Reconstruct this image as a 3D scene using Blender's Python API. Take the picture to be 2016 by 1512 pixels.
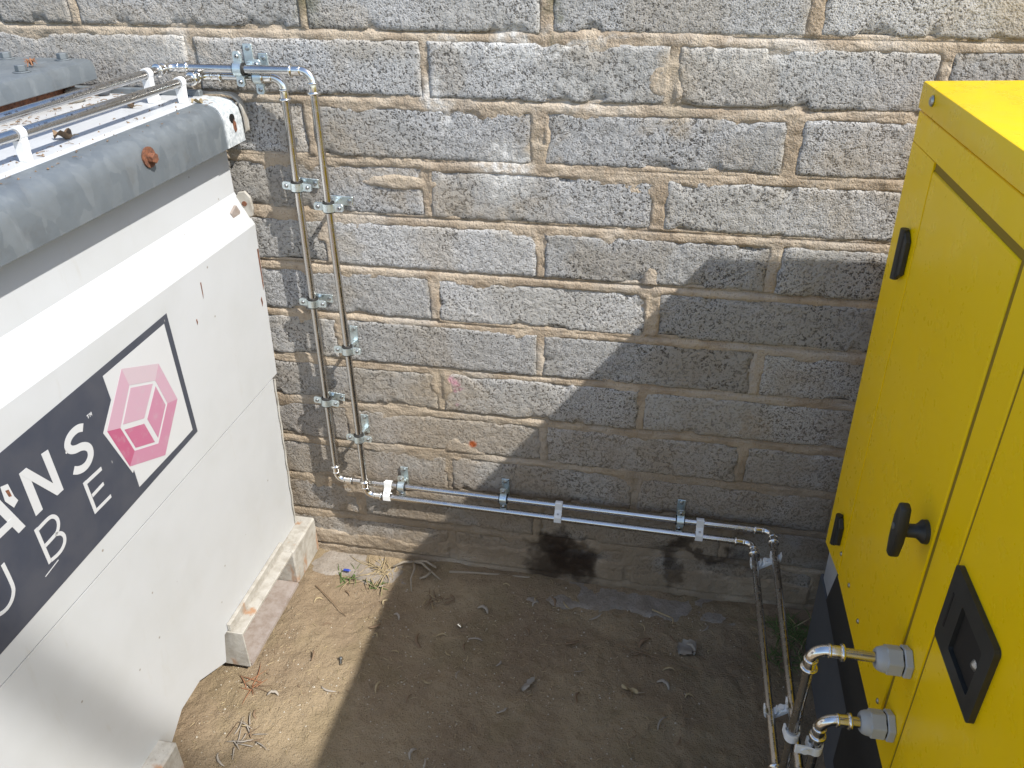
import bpy, bmesh, math, random
import numpy as np
from mathutils import Vector, Matrix
random.seed(7); RNG = np.random.RandomState(11)
for o in list(bpy.data.objects): bpy.data.objects.remove(o, do_unlink=True)
scene = bpy.context.scene
COL = scene.collection

# ------------------------------------------------------------------ camera
cam = bpy.data.cameras.new('camera'); camo = bpy.data.objects.new('camera', cam); COL.objects.link(camo)
cam.sensor_width = 36.0; cam.lens = 1550.0/2016*36; cam.clip_start = 0.02; cam.clip_end = 500
CR = ((0.9830, 0.1835, -0.0054), (0.0895, -0.5048, -0.8586), (-0.1602, 0.8435, -0.5126))
CX, CY, CZ = (Vector(r) for r in CR)
CP = Vector((0.2213, -1.4877, 1.4904))
rx = CX.normalized(); rz = (-CZ).normalized(); ry = rz.cross(rx).normalized(); rx = ry.cross(rz)
camo.matrix_world = Matrix(((rx.x, ry.x, rz.x, CP.x), (rx.y, ry.y, rz.y, CP.y), (rx.z, ry.z, rz.z, CP.z), (0, 0, 0, 1)))
scene.camera = camo
scene.cycles.max_bounces = 8; scene.cycles.glossy_bounces = 3; scene.cycles.caustics_reflective = False; scene.cycles.caustics_refractive = False
scene.render.resolution_x = 1024; scene.render.resolution_y = 768
# ------------------------------------------------------------------ light
SUN = Vector((0.271, -0.136, 0.355)).normalized()          # towards the sun
world = bpy.data.worlds.new('World'); scene.world = world; world.use_nodes = True
wn = world.node_tree; bg = wn.nodes['Background']; sky = wn.nodes.new('ShaderNodeTexSky')
sky.sky_type = 'NISHITA'; sky.sun_disc = False
sky.sun_elevation = math.asin(SUN.z); sky.sun_rotation = math.atan2(SUN.x, SUN.y)
wn.links.new(sky.outputs[0], bg.inputs[0]); bg.inputs[1].default_value = 0.15
sl = bpy.data.lights.new('sun', 'SUN'); sl.energy = 3.95; sl.angle = math.radians(0.6); sl.color = (1.0, 0.965, 0.91)
so = bpy.data.objects.new('sun', sl); COL.objects.link(so); so.rotation_euler = SUN.to_track_quat('Z', 'Y').to_euler(); so.location = (2, -1, 4)
vs = scene.view_settings; vs.view_transform = 'Standard'; vs.look = 'None'; vs.gamma = 1; vs.use_curve_mapping = False; vs.exposure = 0.68

# ------------------------------------------------------------------ small helpers
def vnoise(x, y, seed=0):
    x = np.asarray(x, float); y = np.asarray(y, float)
    xi = np.floor(x).astype(np.int64); yi = np.floor(y).astype(np.int64)
    fx = x-xi; fy = y-yi; fx = fx*fx*(3-2*fx); fy = fy*fy*(3-2*fy)
    def h(a, b):
        n = (a*374761393 + b*668265263 + seed*974634777) & 0x7fffffff
        n = ((n ^ (n >> 13))*1274126177) & 0x7fffffff
        n = (n ^ (n >> 16)) & 0xffff
        return n/65535.0
    return (h(xi, yi)*(1-fx)+h(xi+1, yi)*fx)*(1-fy)+(h(xi, yi+1)*(1-fx)+h(xi+1, yi+1)*fx)*fy
def fbm(x, y, seed=0, o=3):
    s = 0; a = .5; t = 0
    for i in range(o):
        s = s+a*vnoise(x*2**i, y*2**i, seed+i*17); t += a; a *= .55
    return s/t
def sstep(a, b, x):
    t = np.clip((x-a)/(b-a), 0, 1); return t*t*(3-2*t)

class MB:
    def __init__(s): s.v = []; s.f = []; s.m = []
    def add(s, vs, fs, mi=0):
        b = len(s.v); s.v += [tuple(v) for v in vs]; s.f += [tuple(i+b for i in f) for f in fs]; s.m += [mi]*len(fs); return s
    def box(s, a, b, mi=0):
        x0, y0, z0 = a; x1, y1, z1 = b
        v = [(x0,y0,z0),(x1,y0,z0),(x1,y1,z0),(x0,y1,z0),(x0,y0,z1),(x1,y0,z1),(x1,y1,z1),(x0,y1,z1)]
        return s.add(v, [(0,3,2,1),(4,5,6,7),(0,1,5,4),(1,2,6,5),(2,3,7,6),(3,0,4,7)], mi)
    def prism(s, poly, axis, a, b, mi=0):
        # poly: list of 2D points, extruded along axis from a to b
        def P(q, t):
            return (t, q[0], q[1]) if axis == 'x' else ((q[0], t, q[1]) if axis == 'y' else (q[0], q[1], t))
        n = len(poly); v = [P(q, a) for q in poly]+[P(q, b) for q in poly]
        f = [tuple(range(n))[::-1], tuple(range(n, 2*n))]+[(i, (i+1) % n, n+(i+1) % n, n+i) for i in range(n)]
        return s.add(v, f, mi)
    def sweep(s, pts, rad, n=14, mi=0, cap=True, flat=1.0):
        pts = [Vector(p) for p in pts]
        if not hasattr(rad, '__len__'): rad = [rad]*len(pts)
        t0 = (pts[1]-pts[0]).normalized()
        u = t0.orthogonal().normalized()
        if abs(t0.z) < .9: u = (Vector((0, 0, 1))-t0*t0.z).normalized()
        b0 = len(s.v); N = len(pts)
        for i, p in enumerate(pts):
            a = pts[max(i-1, 0)]; b = pts[min(i+1, N-1)]; t = (b-a)
            t = t.normalized() if t.length > 1e-9 else t0
            u = (u-t*u.dot(t)).normalized(); w = t.cross(u)
            for k in range(n):
                an = 2*math.pi*k/n
                s.v.append(tuple(p+(u*math.cos(an)*flat+w*math.sin(an))*rad[i]))
        for i in range(N-1):
            for k in range(n):
                s.f.append((b0+i*n+k, b0+i*n+(k+1) % n, b0+(i+1)*n+(k+1) % n, b0+(i+1)*n+k)); s.m.append(mi)
        if cap:
            s.f.append(tuple(b0+k for k in range(n))[::-1]); s.m.append(mi)
            s.f.append(tuple(b0+(N-1)*n+k for k in range(n))); s.m.append(mi)
        return s
    def mesh(s, name, mats, smooth=False, bevel=0, seg=1):
        me = bpy.data.meshes.new(name); me.from_pydata(s.v, [], s.f)
        for m in (mats if isinstance(mats, (list, tuple)) else [mats]): me.materials.append(m)
        me.polygons.foreach_set('material_index', s.m)
        bm = bmesh.new(); bm.from_mesh(me); bmesh.ops.recalc_face_normals(bm, faces=bm.faces)
        if bevel:
            bmesh.ops.bevel(bm, geom=[e for e in bm.edges if len(e.link_faces) == 2 and e.calc_face_angle(0) > .5], offset=bevel, segments=seg, affect='EDGES', profile=.5, clamp_overlap=True)
        bm.to_mesh(me); bm.free()
        if smooth:
            me.polygons.foreach_set('use_smooth', [True]*len(me.polygons))
            if smooth != 'all': me.set_sharp_from_angle(angle=math.radians(38))
        me.update(); return me
    def build(s, name, mats, parent=None, smooth=False, bevel=0, seg=1):
        return link(name, s.mesh(name, mats, smooth, bevel, seg), parent)
def link(name, data, parent=None, loc=None):
    o = bpy.data.objects.new(name, data); COL.objects.link(o)
    if parent is not None: o.parent = parent
    if loc is not None: o.location = loc
    return o
def tag(o, label=None, cat=None, group=None, kind=None):
    if label: o['label'] = label
    if cat: o['category'] = cat
    if group: o['group'] = group
    if kind: o['kind'] = kind
    return o
def empty(name, loc=(0, 0, 0), rot=(0, 0, 0)):
    e = bpy.data.objects.new(name, None); COL.objects.link(e); e.location = loc; e.rotation_euler = rot; e.empty_display_size = .05; return e
def copy_tree(o, parent=None):
    c = o.copy(); COL.objects.link(c)
    if parent is not None: c.parent = parent
    for ch in o.children: copy_tree(ch, c)
    return c
def nparray_mesh(name, V, F, mat, smooth=True):
    me = bpy.data.meshes.new(name); V = np.asarray(V, np.float32); F = np.asarray(F, np.int32)
    me.vertices.add(len(V)); me.vertices.foreach_set('co', V.ravel())
    me.loops.add(F.size); me.loops.foreach_set('vertex_index', F.ravel())
    me.polygons.add(len(F)); me.polygons.foreach_set('loop_start', np.arange(0, F.size, 4, dtype=np.int32))
    me.polygons.foreach_set('use_smooth', np.ones(len(F), bool)) if smooth else None
    me.materials.append(mat); me.update(calc_edges=True); return me
def grid_faces(nx, nz):
    i = np.arange((nx-1)*(nz-1)); a = (i//(nx-1))*nx+i % (nx-1)
    return np.stack([a, a+1, a+nx+1, a+nx], 1)

# ------------------------------------------------------------------ material kit
class NT:
    def __init__(s, tree): s.t = tree; s.n = tree.nodes; s.l = tree.links
    def node(s, ty, **kw):
        n = s.n.new(ty)
        for k, v in kw.items(): setattr(n, k, v)
        return n
    def put(s, sock, v):
        if hasattr(v, 'is_output'): s.l.new(v, sock)
        elif v is not None:
            if isinstance(v, (tuple, list)) and len(v) == 3 and sock.type == 'RGBA': v = (*v, 1)
            sock.default_value = v
    def math(s, op, a, b=None, c=None, clamp=False):
        n = s.node('ShaderNodeMath', operation=op, use_clamp=clamp); s.put(n.inputs[0], a)
        if b is not None: s.put(n.inputs[1], b)
        if c is not None: s.put(n.inputs[2], c)
        return n.outputs[0]
    def vec(s, op, a, b=None):
        n = s.node('ShaderNodeVectorMath', operation=op); s.put(n.inputs[0], a)
        if b is not None: s.put(n.inputs[3 if op == 'SCALE' else 1], b)
        return n.outputs['Value'] if op in ('LENGTH', 'DISTANCE', 'DOT_PRODUCT') else n.outputs[0]
    def noise(s, v, scale, detail=3, rough=.55, color=False, dist=0):
        n = s.node('ShaderNodeTexNoise'); s.put(n.inputs['Vector'], v); n.inputs['Scale'].default_value = scale
        n.inputs['Detail'].default_value = detail; n.inputs['Roughness'].default_value = rough; n.inputs['Distortion'].default_value = dist
        return n.outputs['Color' if color else 'Fac']
    def vor(s, v, scale, feat='F1', out='Distance', rnd=1):
        n = s.node('ShaderNodeTexVoronoi', feature=feat); s.put(n.inputs['Vector'], v); n.inputs['Scale'].default_value = scale; n.inputs['Randomness'].default_value = rnd
        return n.outputs[out]
    def rng(s, x, a, b, c=0., d=1., smooth=True):
        n = s.node('ShaderNodeMapRange', interpolation_type='SMOOTHSTEP' if smooth else 'LINEAR'); s.put(n.inputs[0], x)
        for i, v in enumerate((a, b, c, d)): s.put(n.inputs[1+i], v)
        return n.outputs[0]
    def mix(s, f, a, b, bt='MIX'):
        n = s.node('ShaderNodeMix', data_type='RGBA', blend_type=bt); s.put(n.inputs[0], f); s.put(n.inputs[6], a); s.put(n.inputs[7], b)
        return n.outputs[2]
    def pos(s): return s.node('ShaderNodeNewGeometry').outputs['Position']
    def obj(s): return s.node('ShaderNodeTexCoord').outputs['Object']
    def rand(s): return s.node('ShaderNodeObjectInfo').outputs['Random']
    def bump(s, h, dist, strength=1., normal=None):
        n = s.node('ShaderNodeBump'); s.put(n.inputs['Height'], h); n.inputs['Distance'].default_value = dist; n.inputs['Strength'].default_value = strength
        if normal is not None: s.put(n.inputs['Normal'], normal)
        return n.outputs[0]
def mat(name, base=None, rough=.6, metal=0., spec=None, fn=None):
    m = bpy.data.materials.new(name); m.use_nodes = True; k = NT(m.node_tree); b = m.node_tree.nodes['Principled BSDF']
    if base is not None: k.put(b.inputs['Base Color'], base)
    b.inputs['Roughness'].default_value = rough; b.inputs['Metallic'].default_value = metal
    if spec is not None: b.inputs['Specular IOR Level'].default_value = spec
    if fn: fn(k, b)
    return m
def S(h): return tuple((c/255/12.92 if c/255 <= .04045 else ((c/255+.055)/1.055)**2.4) for c in h)

# stains and marks on the wall: laid into a colour attribute (colour, amount) at the wall's own points
def stain_rgba(x, z):
    wx = x+(fbm(x*14, z*14, 201, 4)-.5)*.105+(fbm(x*60, z*60, 203, 3)-.5)*.034; wz = z+(fbm(x*14, z*14, 205, 4)-.5)*.105+(fbm(x*60, z*60, 207, 3)-.5)*.034
    out_ = np.zeros(x.shape+(4,)); fine = sstep(.38, .64, fbm(x*110, z*110, 209, 3))
    def blob(x0, z0, a, b_, soft): return sstep(1.+soft*.4, 1.-soft, np.sqrt(((wx-x0)/a)**2+((wz-z0)/b_)**2))
    def over(f, c_):
        f = np.clip(f, 0, 1)[..., None]; out_[:] = out_*(1-f)+np.array((*c_, 1.))*f
    for x0, z0, a, b_, amt in [(-.074, 1.285, .05, .05, .55), (-.068, 1.05, .055, .05, .8), (.03, 1.21, .16, .03, .3), (-.711, 1.276, .03, .05, .6), (-.20, 1.19, .025, .05, .7), (-.5, .09, .10, .03, .3), (.35, 1.29, .2, .03, .25), (-.05, 1.30, .2, .012, .7)]:
        over(blob(x0, z0, a, b_, .7)*amt*(.35+.65*fine), (.70, .69, .655))
    for x0, z0, a, b_, amt in [(.217, 1.215, .045, .05, .9), (-.225, .565, .05, .05, .8), (-.30, 1.03, .16, .05, .5), (-.45, 1.1, .14, .10, .4), (-.24, .47, .20, .12, .5), (.1, .45, .35, .07, .3), (-.005, 1.12, .03, .06, .8), (.46, .53, .05, .06, .8), (.9, 1.2, .3, .2, .5), (-.12, .98, .2, .03, .4), (-.85, 1.3, .3, .1, .4), (.55, 1.1, .12, .08, .3), (-.62, 1.2, .12, .1, .35)]:
        over(blob(x0, z0, a, b_, .8)*amt*(.55+.45*fine), (.39, .325, .24))
    over(sstep(.80, .05, wz)*(.35+.57*sstep(.25, .65, fbm(x*9, z*9, 211, 4))), (.265, .208, .145))     # soil splashed on the foot of the wall
    for x0, z0, a, b_ in [(-.442, 1.37, .03, .06), (.003, 1.37, .014, .05)]: over(blob(x0, z0, a, b_, .8)*.75, (.10, .105, .055))
    for x0, z0, a, b_ in [(-.190, .562, .014, .018), (-.176, .540, .02, .012)]: over(blob(x0, z0, a, b_, .7)*(.15+.6*sstep(.42, .6, fbm(x*170, z*170, 213, 2))), (.62, .27, .36))
    over(sstep(.012, .006, np.sqrt((x+.157)**2+(z-.410)**2)), (.40, .10, .03))
    for x0, z0, a, b_, amt in [(.035, .135, .05, .05, .84), (.085, .10, .055, .08, .84), (.055, .055, .085, .075, .80), (.05, .17, .03, .03, .6), (.40, .165, .11, .022, .72), (.34, .14, .03, .05, .5), (.34, .09, .022, .06, .6), (.50, .15, .06, .03, .4)]:
        over(blob(x0, z0, a, b_, .42)*amt, (.030, .019, .013))
    return out_
def put_attr(me, name, arr):
    at = me.color_attributes.new(name, 'FLOAT_COLOR', 'POINT'); at.data.foreach_set('color', np.asarray(arr, np.float32).ravel())
def attr(k, name):
    n = k.node('ShaderNodeAttribute'); n.attribute_name = name; return n
def stains(k, col):
    n = attr(k, 'stain'); sc = k.vec('SCALE', col, k.math('SUBTRACT', 1., n.outputs['Alpha'])); return k.vec('ADD', sc, n.outputs['Color'])
def tone(k):
    sp_ = k.node('ShaderNodeSeparateColor'); k.put(sp_.inputs[0], attr(k, 'tone').outputs['Color']); return sp_.outputs

def f_block(k, b):
    p = k.pos(); r = k.rand(); q = k.vec('ADD', p, k.vec('SCALE', (11., 5., 23.), r)); T_ = tone(k)
    n1 = k.noise(q, 165, 3, .62); n2 = k.noise(q, 360, 2, .6)
    agg = k.math('ADD', k.math('MULTIPLY', n1, .62), k.math('MULTIPLY', n2, .38))
    pit = k.math('MULTIPLY', k.rng(agg, .49, .385), k.rng(T_[2], .35, .62, .5, 1.))
    base = k.mix(k.rng(n2, .3, .7), (.318, .315, .307), (.52, .516, .505))
    base = k.mix(k.rng(T_[0], .36, .66), base, (.395, .385, .362))
    base = k.mix(k.math('MULTIPLY', k.rng(T_[1], .52, .68), .45), base, (.37, .325, .26))
    base = k.mix(k.math('MULTIPLY', pit, .86), base, (.065, .058, .05))
    hs = k.node('ShaderNodeHueSaturation'); k.put(hs.inputs['Color'], base); k.put(hs.inputs['Value'], k.rng(r, 0, 1, .82, 1.08, False))
    k.put(b.inputs['Base Color'], stains(k, hs.outputs[0]))
    h = k.math('SUBTRACT', k.math('MULTIPLY', n1, .8), k.math('MULTIPLY', pit, .6)); h = k.math('ADD', h, k.math('MULTIPLY', n2, .5))
    k.put(b.inputs['Normal'], k.bump(h, .0034, .8)); b.inputs['Specular IOR Level'].default_value = .2
M_block = mat('concrete_block', rough=.95, fn=f_block)
def f_mortar(k, b):
    p = k.pos(); T_ = tone(k); n2 = k.noise(p, 260, 3, .62)
    base = k.mix(k.rng(T_[0], .35, .68), (.47, .39, .295), (.35, .28, .205))
    base = k.mix(k.math('MULTIPLY', k.rng(T_[1], .5, .72), .65), base, (.47, .43, .375))
    base = k.mix(k.math('MULTIPLY', k.rng(n2, .44, .30), .6), base, (.15, .115, .08))
    k.put(b.inputs['Base Color'], stains(k, base))
    h = k.math('ADD', k.math('MULTIPLY', n2, .9), k.noise(p, 90, 3, .65))
    k.put(b.inputs['Normal'], k.bump(h, .0038, .9)); b.inputs['Specular IOR Level'].default_value = .15
M_mortar = mat('sandy_mortar', rough=.95, fn=f_mortar)
def f_earth(k, b):
    p = k.pos(); T_ = tone(k); n2 = k.noise(p, 60, 4, .65); n3 = k.noise(p, 330, 2, .6)
    base = k.mix(k.rng(T_[0], .32, .68), (.30, .232, .148), (.24, .18, .118))
    base = k.mix(k.math('MULTIPLY', k.rng(T_[1], .48, .66), .55), base, (.22, .172, .102))
    base = k.mix(k.math('MULTIPLY', k.rng(n2, .55, .75), .5), base, (.31, .235, .15))
    base = k.mix(k.math('MULTIPLY', k.rng(n3, .40, .30), .7), base, (.085, .06, .04))
    sp_ = k.vor(p, 170, out='Distance'); cr = k.vor(p, 170, out='Color')
    sep = k.node('ShaderNodeSeparateColor'); k.put(sep.inputs[0], cr)
    fleck = k.math('MULTIPLY', k.rng(sp_, .26, .16), k.math('GREATER_THAN', sep.outputs[0], .955))
    base = k.mix(k.math('MULTIPLY', fleck, .8), base, (.52, .46, .34))
    k.put(b.inputs['Base Color'], base)
    h = k.math('ADD', k.math('MULTIPLY', n3, .45), k.math('ADD', n2, k.math('MULTIPLY', fleck, .4)))
    k.put(b.inputs['Normal'], k.bump(h, .008, .9)); b.inputs['Specular IOR Level'].default_value = .15
M_earth = mat('bare_earth', rough=.97, fn=f_earth)
def f_foot(k, b):
    p = k.pos(); base = k.mix(k.rng(k.noise(p, 30, 5, .65), .3, .7), (.30, .265, .225), (.22, .185, .145))
    base = k.mix(k.math('MULTIPLY', k.rng(k.noise(p, 250, 2, .6), .45, .35), .5), base, (.13, .11, .09))
    k.put(b.inputs['Base Color'], base); k.put(b.inputs['Normal'], k.bump(k.noise(p, 140, 4, .65), .004, .8))
M_found = mat('foundation_concrete', rough=.95, fn=f_foot)
def f_white(k, b):
    p = k.pos(); n = k.noise(p, 4, 4, .6)
    base = k.mix(k.rng(n, .35, .7), (.515, .528, .535), (.485, .495, .492))
    # thin grime, scratches and chips of their own shape
    base = k.mix(k.math('MULTIPLY', k.rng(k.noise(k.vec('MULTIPLY', p, (1, 1, .18)), 30, 5, .7), .60, .80), .35), base, (.40, .37, .30))
    chip = k.math('MULTIPLY', k.rng(k.vor(p, 26), .075, .045), k.math('GREATER_THAN', k.noise(p, 7, 2, .5), .56))
    base = k.mix(k.math('MULTIPLY', chip, .75), base, (.20, .16, .12))
    k.put(b.inputs['Base Color'], base); k.put(b.inputs['Roughness'], k.rng(k.noise(p, 22, 3), .3, .7, .34, .50))
    k.put(b.inputs['Normal'], k.bump(k.noise(p, 9, 3, .5), .004, .25))
M_white = mat('white_tank_paint', rough=.42, fn=f_white)
def f_cream(k, b):
    p = k.pos(); n = k.noise(p, 45, 5, .65)
    base = k.mix(k.rng(n, .35, .7), (.43, .41, .365), (.31, .285, .24))
    base = k.mix(k.math('MULTIPLY', k.rng(k.noise(k.vec('MULTIPLY', p, (1, 1, .4)), 16, 4, .6), .60, .72), .8), base, (.34, .16, .06))
    base = k.mix(k.math('MULTIPLY', k.rng(k.noise(p, 190, 3, .7), .62, .72), .7), base, (.17, .13, .09))
    k.put(b.inputs['Base Color'], base); k.put(b.inputs['Normal'], k.bump(n, .003, .5))
M_cream = mat('dirty_cream_paint', rough=.7, fn=f_cream)
def f_pocket(k, b):
    p = k.pos(); n = k.noise(p, 60, 5, .65)
    base = k.mix(k.rng(n, .35, .7), (.33, .285, .255), (.25, .20, .165)); k.put(b.inputs['Base Color'], base)
M_pocket = mat('dusty_steel', rough=.8, fn=f_pocket)
def f_galv(k, b):
    p = k.pos(); r = k.vor(k.vec('ADD', k.vec('MULTIPLY', p, (1, 1, .55)), k.vec('SCALE', k.noise(p, 20, 3, .6, True), .03)), 42, out='Color')
    sep = k.node('ShaderNodeSeparateColor'); k.put(sep.inputs[0], r)
    base = k.mix(sep.outputs[0], (.150, .170, .183), (.188, .207, .216))
    base = k.mix(k.math('MULTIPLY', k.rng(k.noise(k.vec('MULTIPLY', p, (1, 1, .25)), 38, 4, .6), .56, .76), .45), base, (.29, .31, .315))
    base = k.mix(k.math('MULTIPLY', k.rng(k.noise(p, 12, 4, .6), .58, .72), .35), base, (.115, .11, .098))
    k.put(b.inputs['Base Color'], base); b.inputs['Metallic'].default_value = .35
    k.put(b.inputs['Roughness'], k.rng(k.noise(p, 60, 3), .3, .7, .42, .62))
M_galv = mat('galvanised_steel', rough=.5, fn=f_galv)
M_galvw = mat('white_bloomed_zinc', fn=lambda k, b: k.put(b.inputs['Base Color'], k.mix(k.rng(k.noise(k.pos(), 120, 4, .7), .35, .65), (.33, .36, .37), (.58, .60, .60))), rough=.7)
def f_rust(k, b):
    p = k.pos(); k.put(b.inputs['Base Color'], k.mix(k.rng(k.noise(p, 160, 4, .7), .35, .65), (.22, .085, .04), (.10, .045, .028)))
    k.put(b.inputs['Normal'], k.bump(k.noise(p, 250, 3), .002, .8))
M_rust = mat('rusty_iron', rough=.85, fn=f_rust)
def f_yellow(k, b):
    p = k.pos(); n = k.noise(p, 3, 3, .5)
    base = k.mix(k.rng(n, .3, .7), (.98, .65, .001), (.96, .625, .001))
    k.put(b.inputs['Base Color'], base); k.put(b.inputs['Roughness'], k.rng(k.noise(p, 30, 3), .3, .7, .26, .36))
    h = k.noise(k.vec('MULTIPLY', p, (1, .5, 1.5)), 6, 2, .5)
    k.put(b.inputs['Normal'], k.bump(h, .006, .22)); b.inputs['Specular IOR Level'].default_value = .18
M_yellow = mat('yellow_gloss_paint', fn=f_yellow)
M_black = mat('black_rubber', (.018, .018, .017), .65, fn=lambda k, b: k.put(b.inputs['Base Color'], k.mix(k.noise(k.pos(), 60, 4, .65), (.010, .010, .010), (.032, .031, .028))))
M_blackp = mat('black_plastic', fn=lambda k, b: k.put(b.inputs['Base Color'], k.mix(k.noise(k.pos(), 40, 4, .65), (.016, .016, .014), (.038, .037, .031))), rough=.45)
M_dark = mat('dark_recess', (.008, .007, .006), .6)
M_base = mat('blue_grey_frame_paint', fn=lambda k, b: k.put(b.inputs['Base Color'], k.mix(k.noise(k.pos(), 25, 4, .6), (.075, .082, .095), (.10, .108, .122))), rough=.6)
M_base_lit = mat('lit_grey_frame', fn=lambda k, b: k.put(b.inputs['Base Color'], k.mix(k.noise(k.pos(), 25, 4, .6), (.40, .41, .43), (.48, .49, .50))), rough=.6)  # lighter grey that holds the lit look of the base rail
def f_steel(k, b):
    p = k.pos(); k.put(b.inputs['Base Color'], k.mix(k.noise(p, 30, 4, .6), (.52, .505, .485), (.62, .605, .585)))
    k.put(b.inputs['Roughness'], k.rng(k.noise(k.vec('MULTIPLY', p, (1, 1, 1)), 80, 4, .6), .3, .7, .16, .30))
M_steel = mat('stainless_steel', metal=1., rough=.22, fn=f_steel)
M_fit = mat('polished_fitting_steel', metal=1., rough=.16, fn=lambda k, b: k.put(b.inputs['Base Color'], k.mix(k.noise(k.pos(), 50, 3, .6), (.68, .66, .62), (.80, .78, .75))))
def f_zinc(k, b):
    p = k.pos(); k.put(b.inputs['Base Color'], k.mix(k.noise(p, 90, 4, .6), (.56, .66, .68), (.74, .80, .80)))
    k.put(b.inputs['Roughness'], k.rng(k.noise(p, 130, 3), .3, .7, .25, .45))
M_zinc = mat('zinc_plated_steel', metal=.9, rough=.35, fn=f_zinc)
M_screw = mat('screw_steel', (.42, .43, .43), .35, 1.)
M_clip = mat('white_plastic', fn=lambda k, b: k.put(b.inputs['Base Color'], k.mix(k.noise(k.pos(), 60, 4, .6), (.82, .825, .82), (.74, .745, .735))), rough=.4)
M_gland = mat('grey_nylon', fn=lambda k, b: k.put(b.inputs['Base Color'], k.mix(k.noise(k.pos(), 60, 4, .6), (.40, .41, .41), (.47, .48, .475))), rough=.45)
M_ink = mat('black_ink', (.02, .02, .022), .6)
def f_navy(k, b):
    p = k.pos(); base = k.mix(k.rng(k.noise(p, 14, 4, .6), .35, .7), (.050, .056, .075), (.066, .070, .086))
    scr = k.math('MULTIPLY', k.rng(k.vor(k.vec('MULTIPLY', p, (1, 1, .35)), 75), .09, .05), k.math('GREATER_THAN', k.noise(p, 16, 3, .6), .60))
    base = k.mix(k.math('MULTIPLY', scr, .6), base, (.5, .5, .48)); k.put(b.inputs['Base Color'], base)
M_navy = mat('navy_vinyl', rough=.42, fn=f_navy)
M_vwhite = mat('white_vinyl', fn=lambda k, b: k.put(b.inputs['Base Color'], k.mix(k.noise(k.pos(), 14, 4, .6), (.56, .57, .575), (.52, .525, .525))), rough=.4)
def pink(name, c): return mat(name, rough=.42, fn=lambda k, b: k.put(b.inputs['Base Color'], k.mix(k.math('MULTIPLY', k.rng(k.noise(k.pos(), 60, 5, .65), .5, .75), .35), c, (.42, .385, .395))))
def SD(h): return tuple(c_/1.5 for c_ in S(h))
M_p = [pink('pale_pink_vinyl', SD((224, 203, 211))), pink('light_pink_vinyl', SD((222, 182, 199))), pink('mid_pink_vinyl', SD((214, 150, 176))), pink('rose_vinyl', SD((208, 122, 154))), pink('deep_rose_vinyl', SD((203, 108, 142)))]
def leafmat(name, a, b_): return mat(name, rough=.8, fn=lambda k, b: k.put(b.inputs['Base Color'], k.mix(k.noise(k.pos(), 120, 4, .6), a, b_)))
M_straw = leafmat('dry_straw', (.42, .34, .20), (.30, .225, .125))
M_dead = leafmat('dead_leaf_brown', (.25, .17, .10), (.14, .09, .055))
M_orange = leafmat('rust_brown_dead_plant', (.36, .17, .08), (.21, .10, .055))
M_greyleaf = leafmat('grey_dead_leaf', (.36, .32, .27), (.27, .235, .19))
M_grass = leafmat('grass_green', (.13, .18, .05), (.08, .12, .035))
M_pebble = leafmat('pale_pebble', (.52, .48, .40), (.34, .30, .24))
M_blue = mat('blue_plastic', (.03, .06, .32), .4)
M_twig = leafmat('grey_twig', (.36, .31, .24), (.24, .20, .15))

# ------------------------------------------------------------------ ground
def axis(a, b, step, far, nfar):
    f = np.arange(a, b+1e-6, step); k = np.geomspace(.08, far, nfar); return np.concatenate([a-k[::-1], f, b+k])
gx = axis(-.95, 1.0, .0065, 90, 16); gy = np.concatenate([-1.0-np.geomspace(.08, 90, 16)[::-1], np.arange(-1.0, .0301, .0065), .03+np.geomspace(.05, 90, 10)])
GX, GY = np.meshgrid(gx, gy)
def ground_z(x, y):
    near = np.exp(-np.maximum(0, np.maximum(np.abs(x)-1.2, -1.3-y))*1.5)
    h = (fbm(x*7, y*7, 3, 4)-.5)*.020*near+(fbm(x*45, y*45, 5, 3)-.5)*.0085*near
    # soil banked a little against the wall, thin over the concrete footing at two places
    h = h+.014*sstep(-.16, 0, y)*near-.018*np.exp(-(((x+.50)/.17)**2+((y+.03)/.07)**2))-.017*np.exp(-(((x-.27)/.11)**2+((y+.035)/.04)**2))
    return h
GZ = ground_z(GX, GY)
gme = nparray_mesh('ground', np.stack([GX.ravel(), GY.ravel(), GZ.ravel()], 1), grid_faces(len(gx), len(gy)), M_earth)
put_attr(gme, 'tone', np.stack([fbm(GX*5, GY*5, 221, 4), fbm(GX*11, GY*11, 223, 4), GX*0, GX*0+1], -1).reshape(-1, 4))
ground = tag(link('ground', gme), kind='structure')
def gz(x, y): return float(ground_z(np.array([x]), np.array([y]))[0])
# concrete footing strip at the foot of the wall
fx = np.arange(-1.5, 1.8, .01); fy = np.arange(-.10, .021, .01); FX, FY = np.meshgrid(fx, fy)
FZ = .004+(fbm(FX*25, FY*25, 31, 4)-.5)*.008-.05*sstep(-.07, -.10, FY+(fbm(FX*12, FY*3, 9, 3)-.5)*.06)
tag(link('footing', nparray_mesh('footing', np.stack([FX.ravel(), FY.ravel(), FZ.ravel()], 1), grid_faces(len(fx), len(fy)), M_found)), kind='structure')

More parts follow.
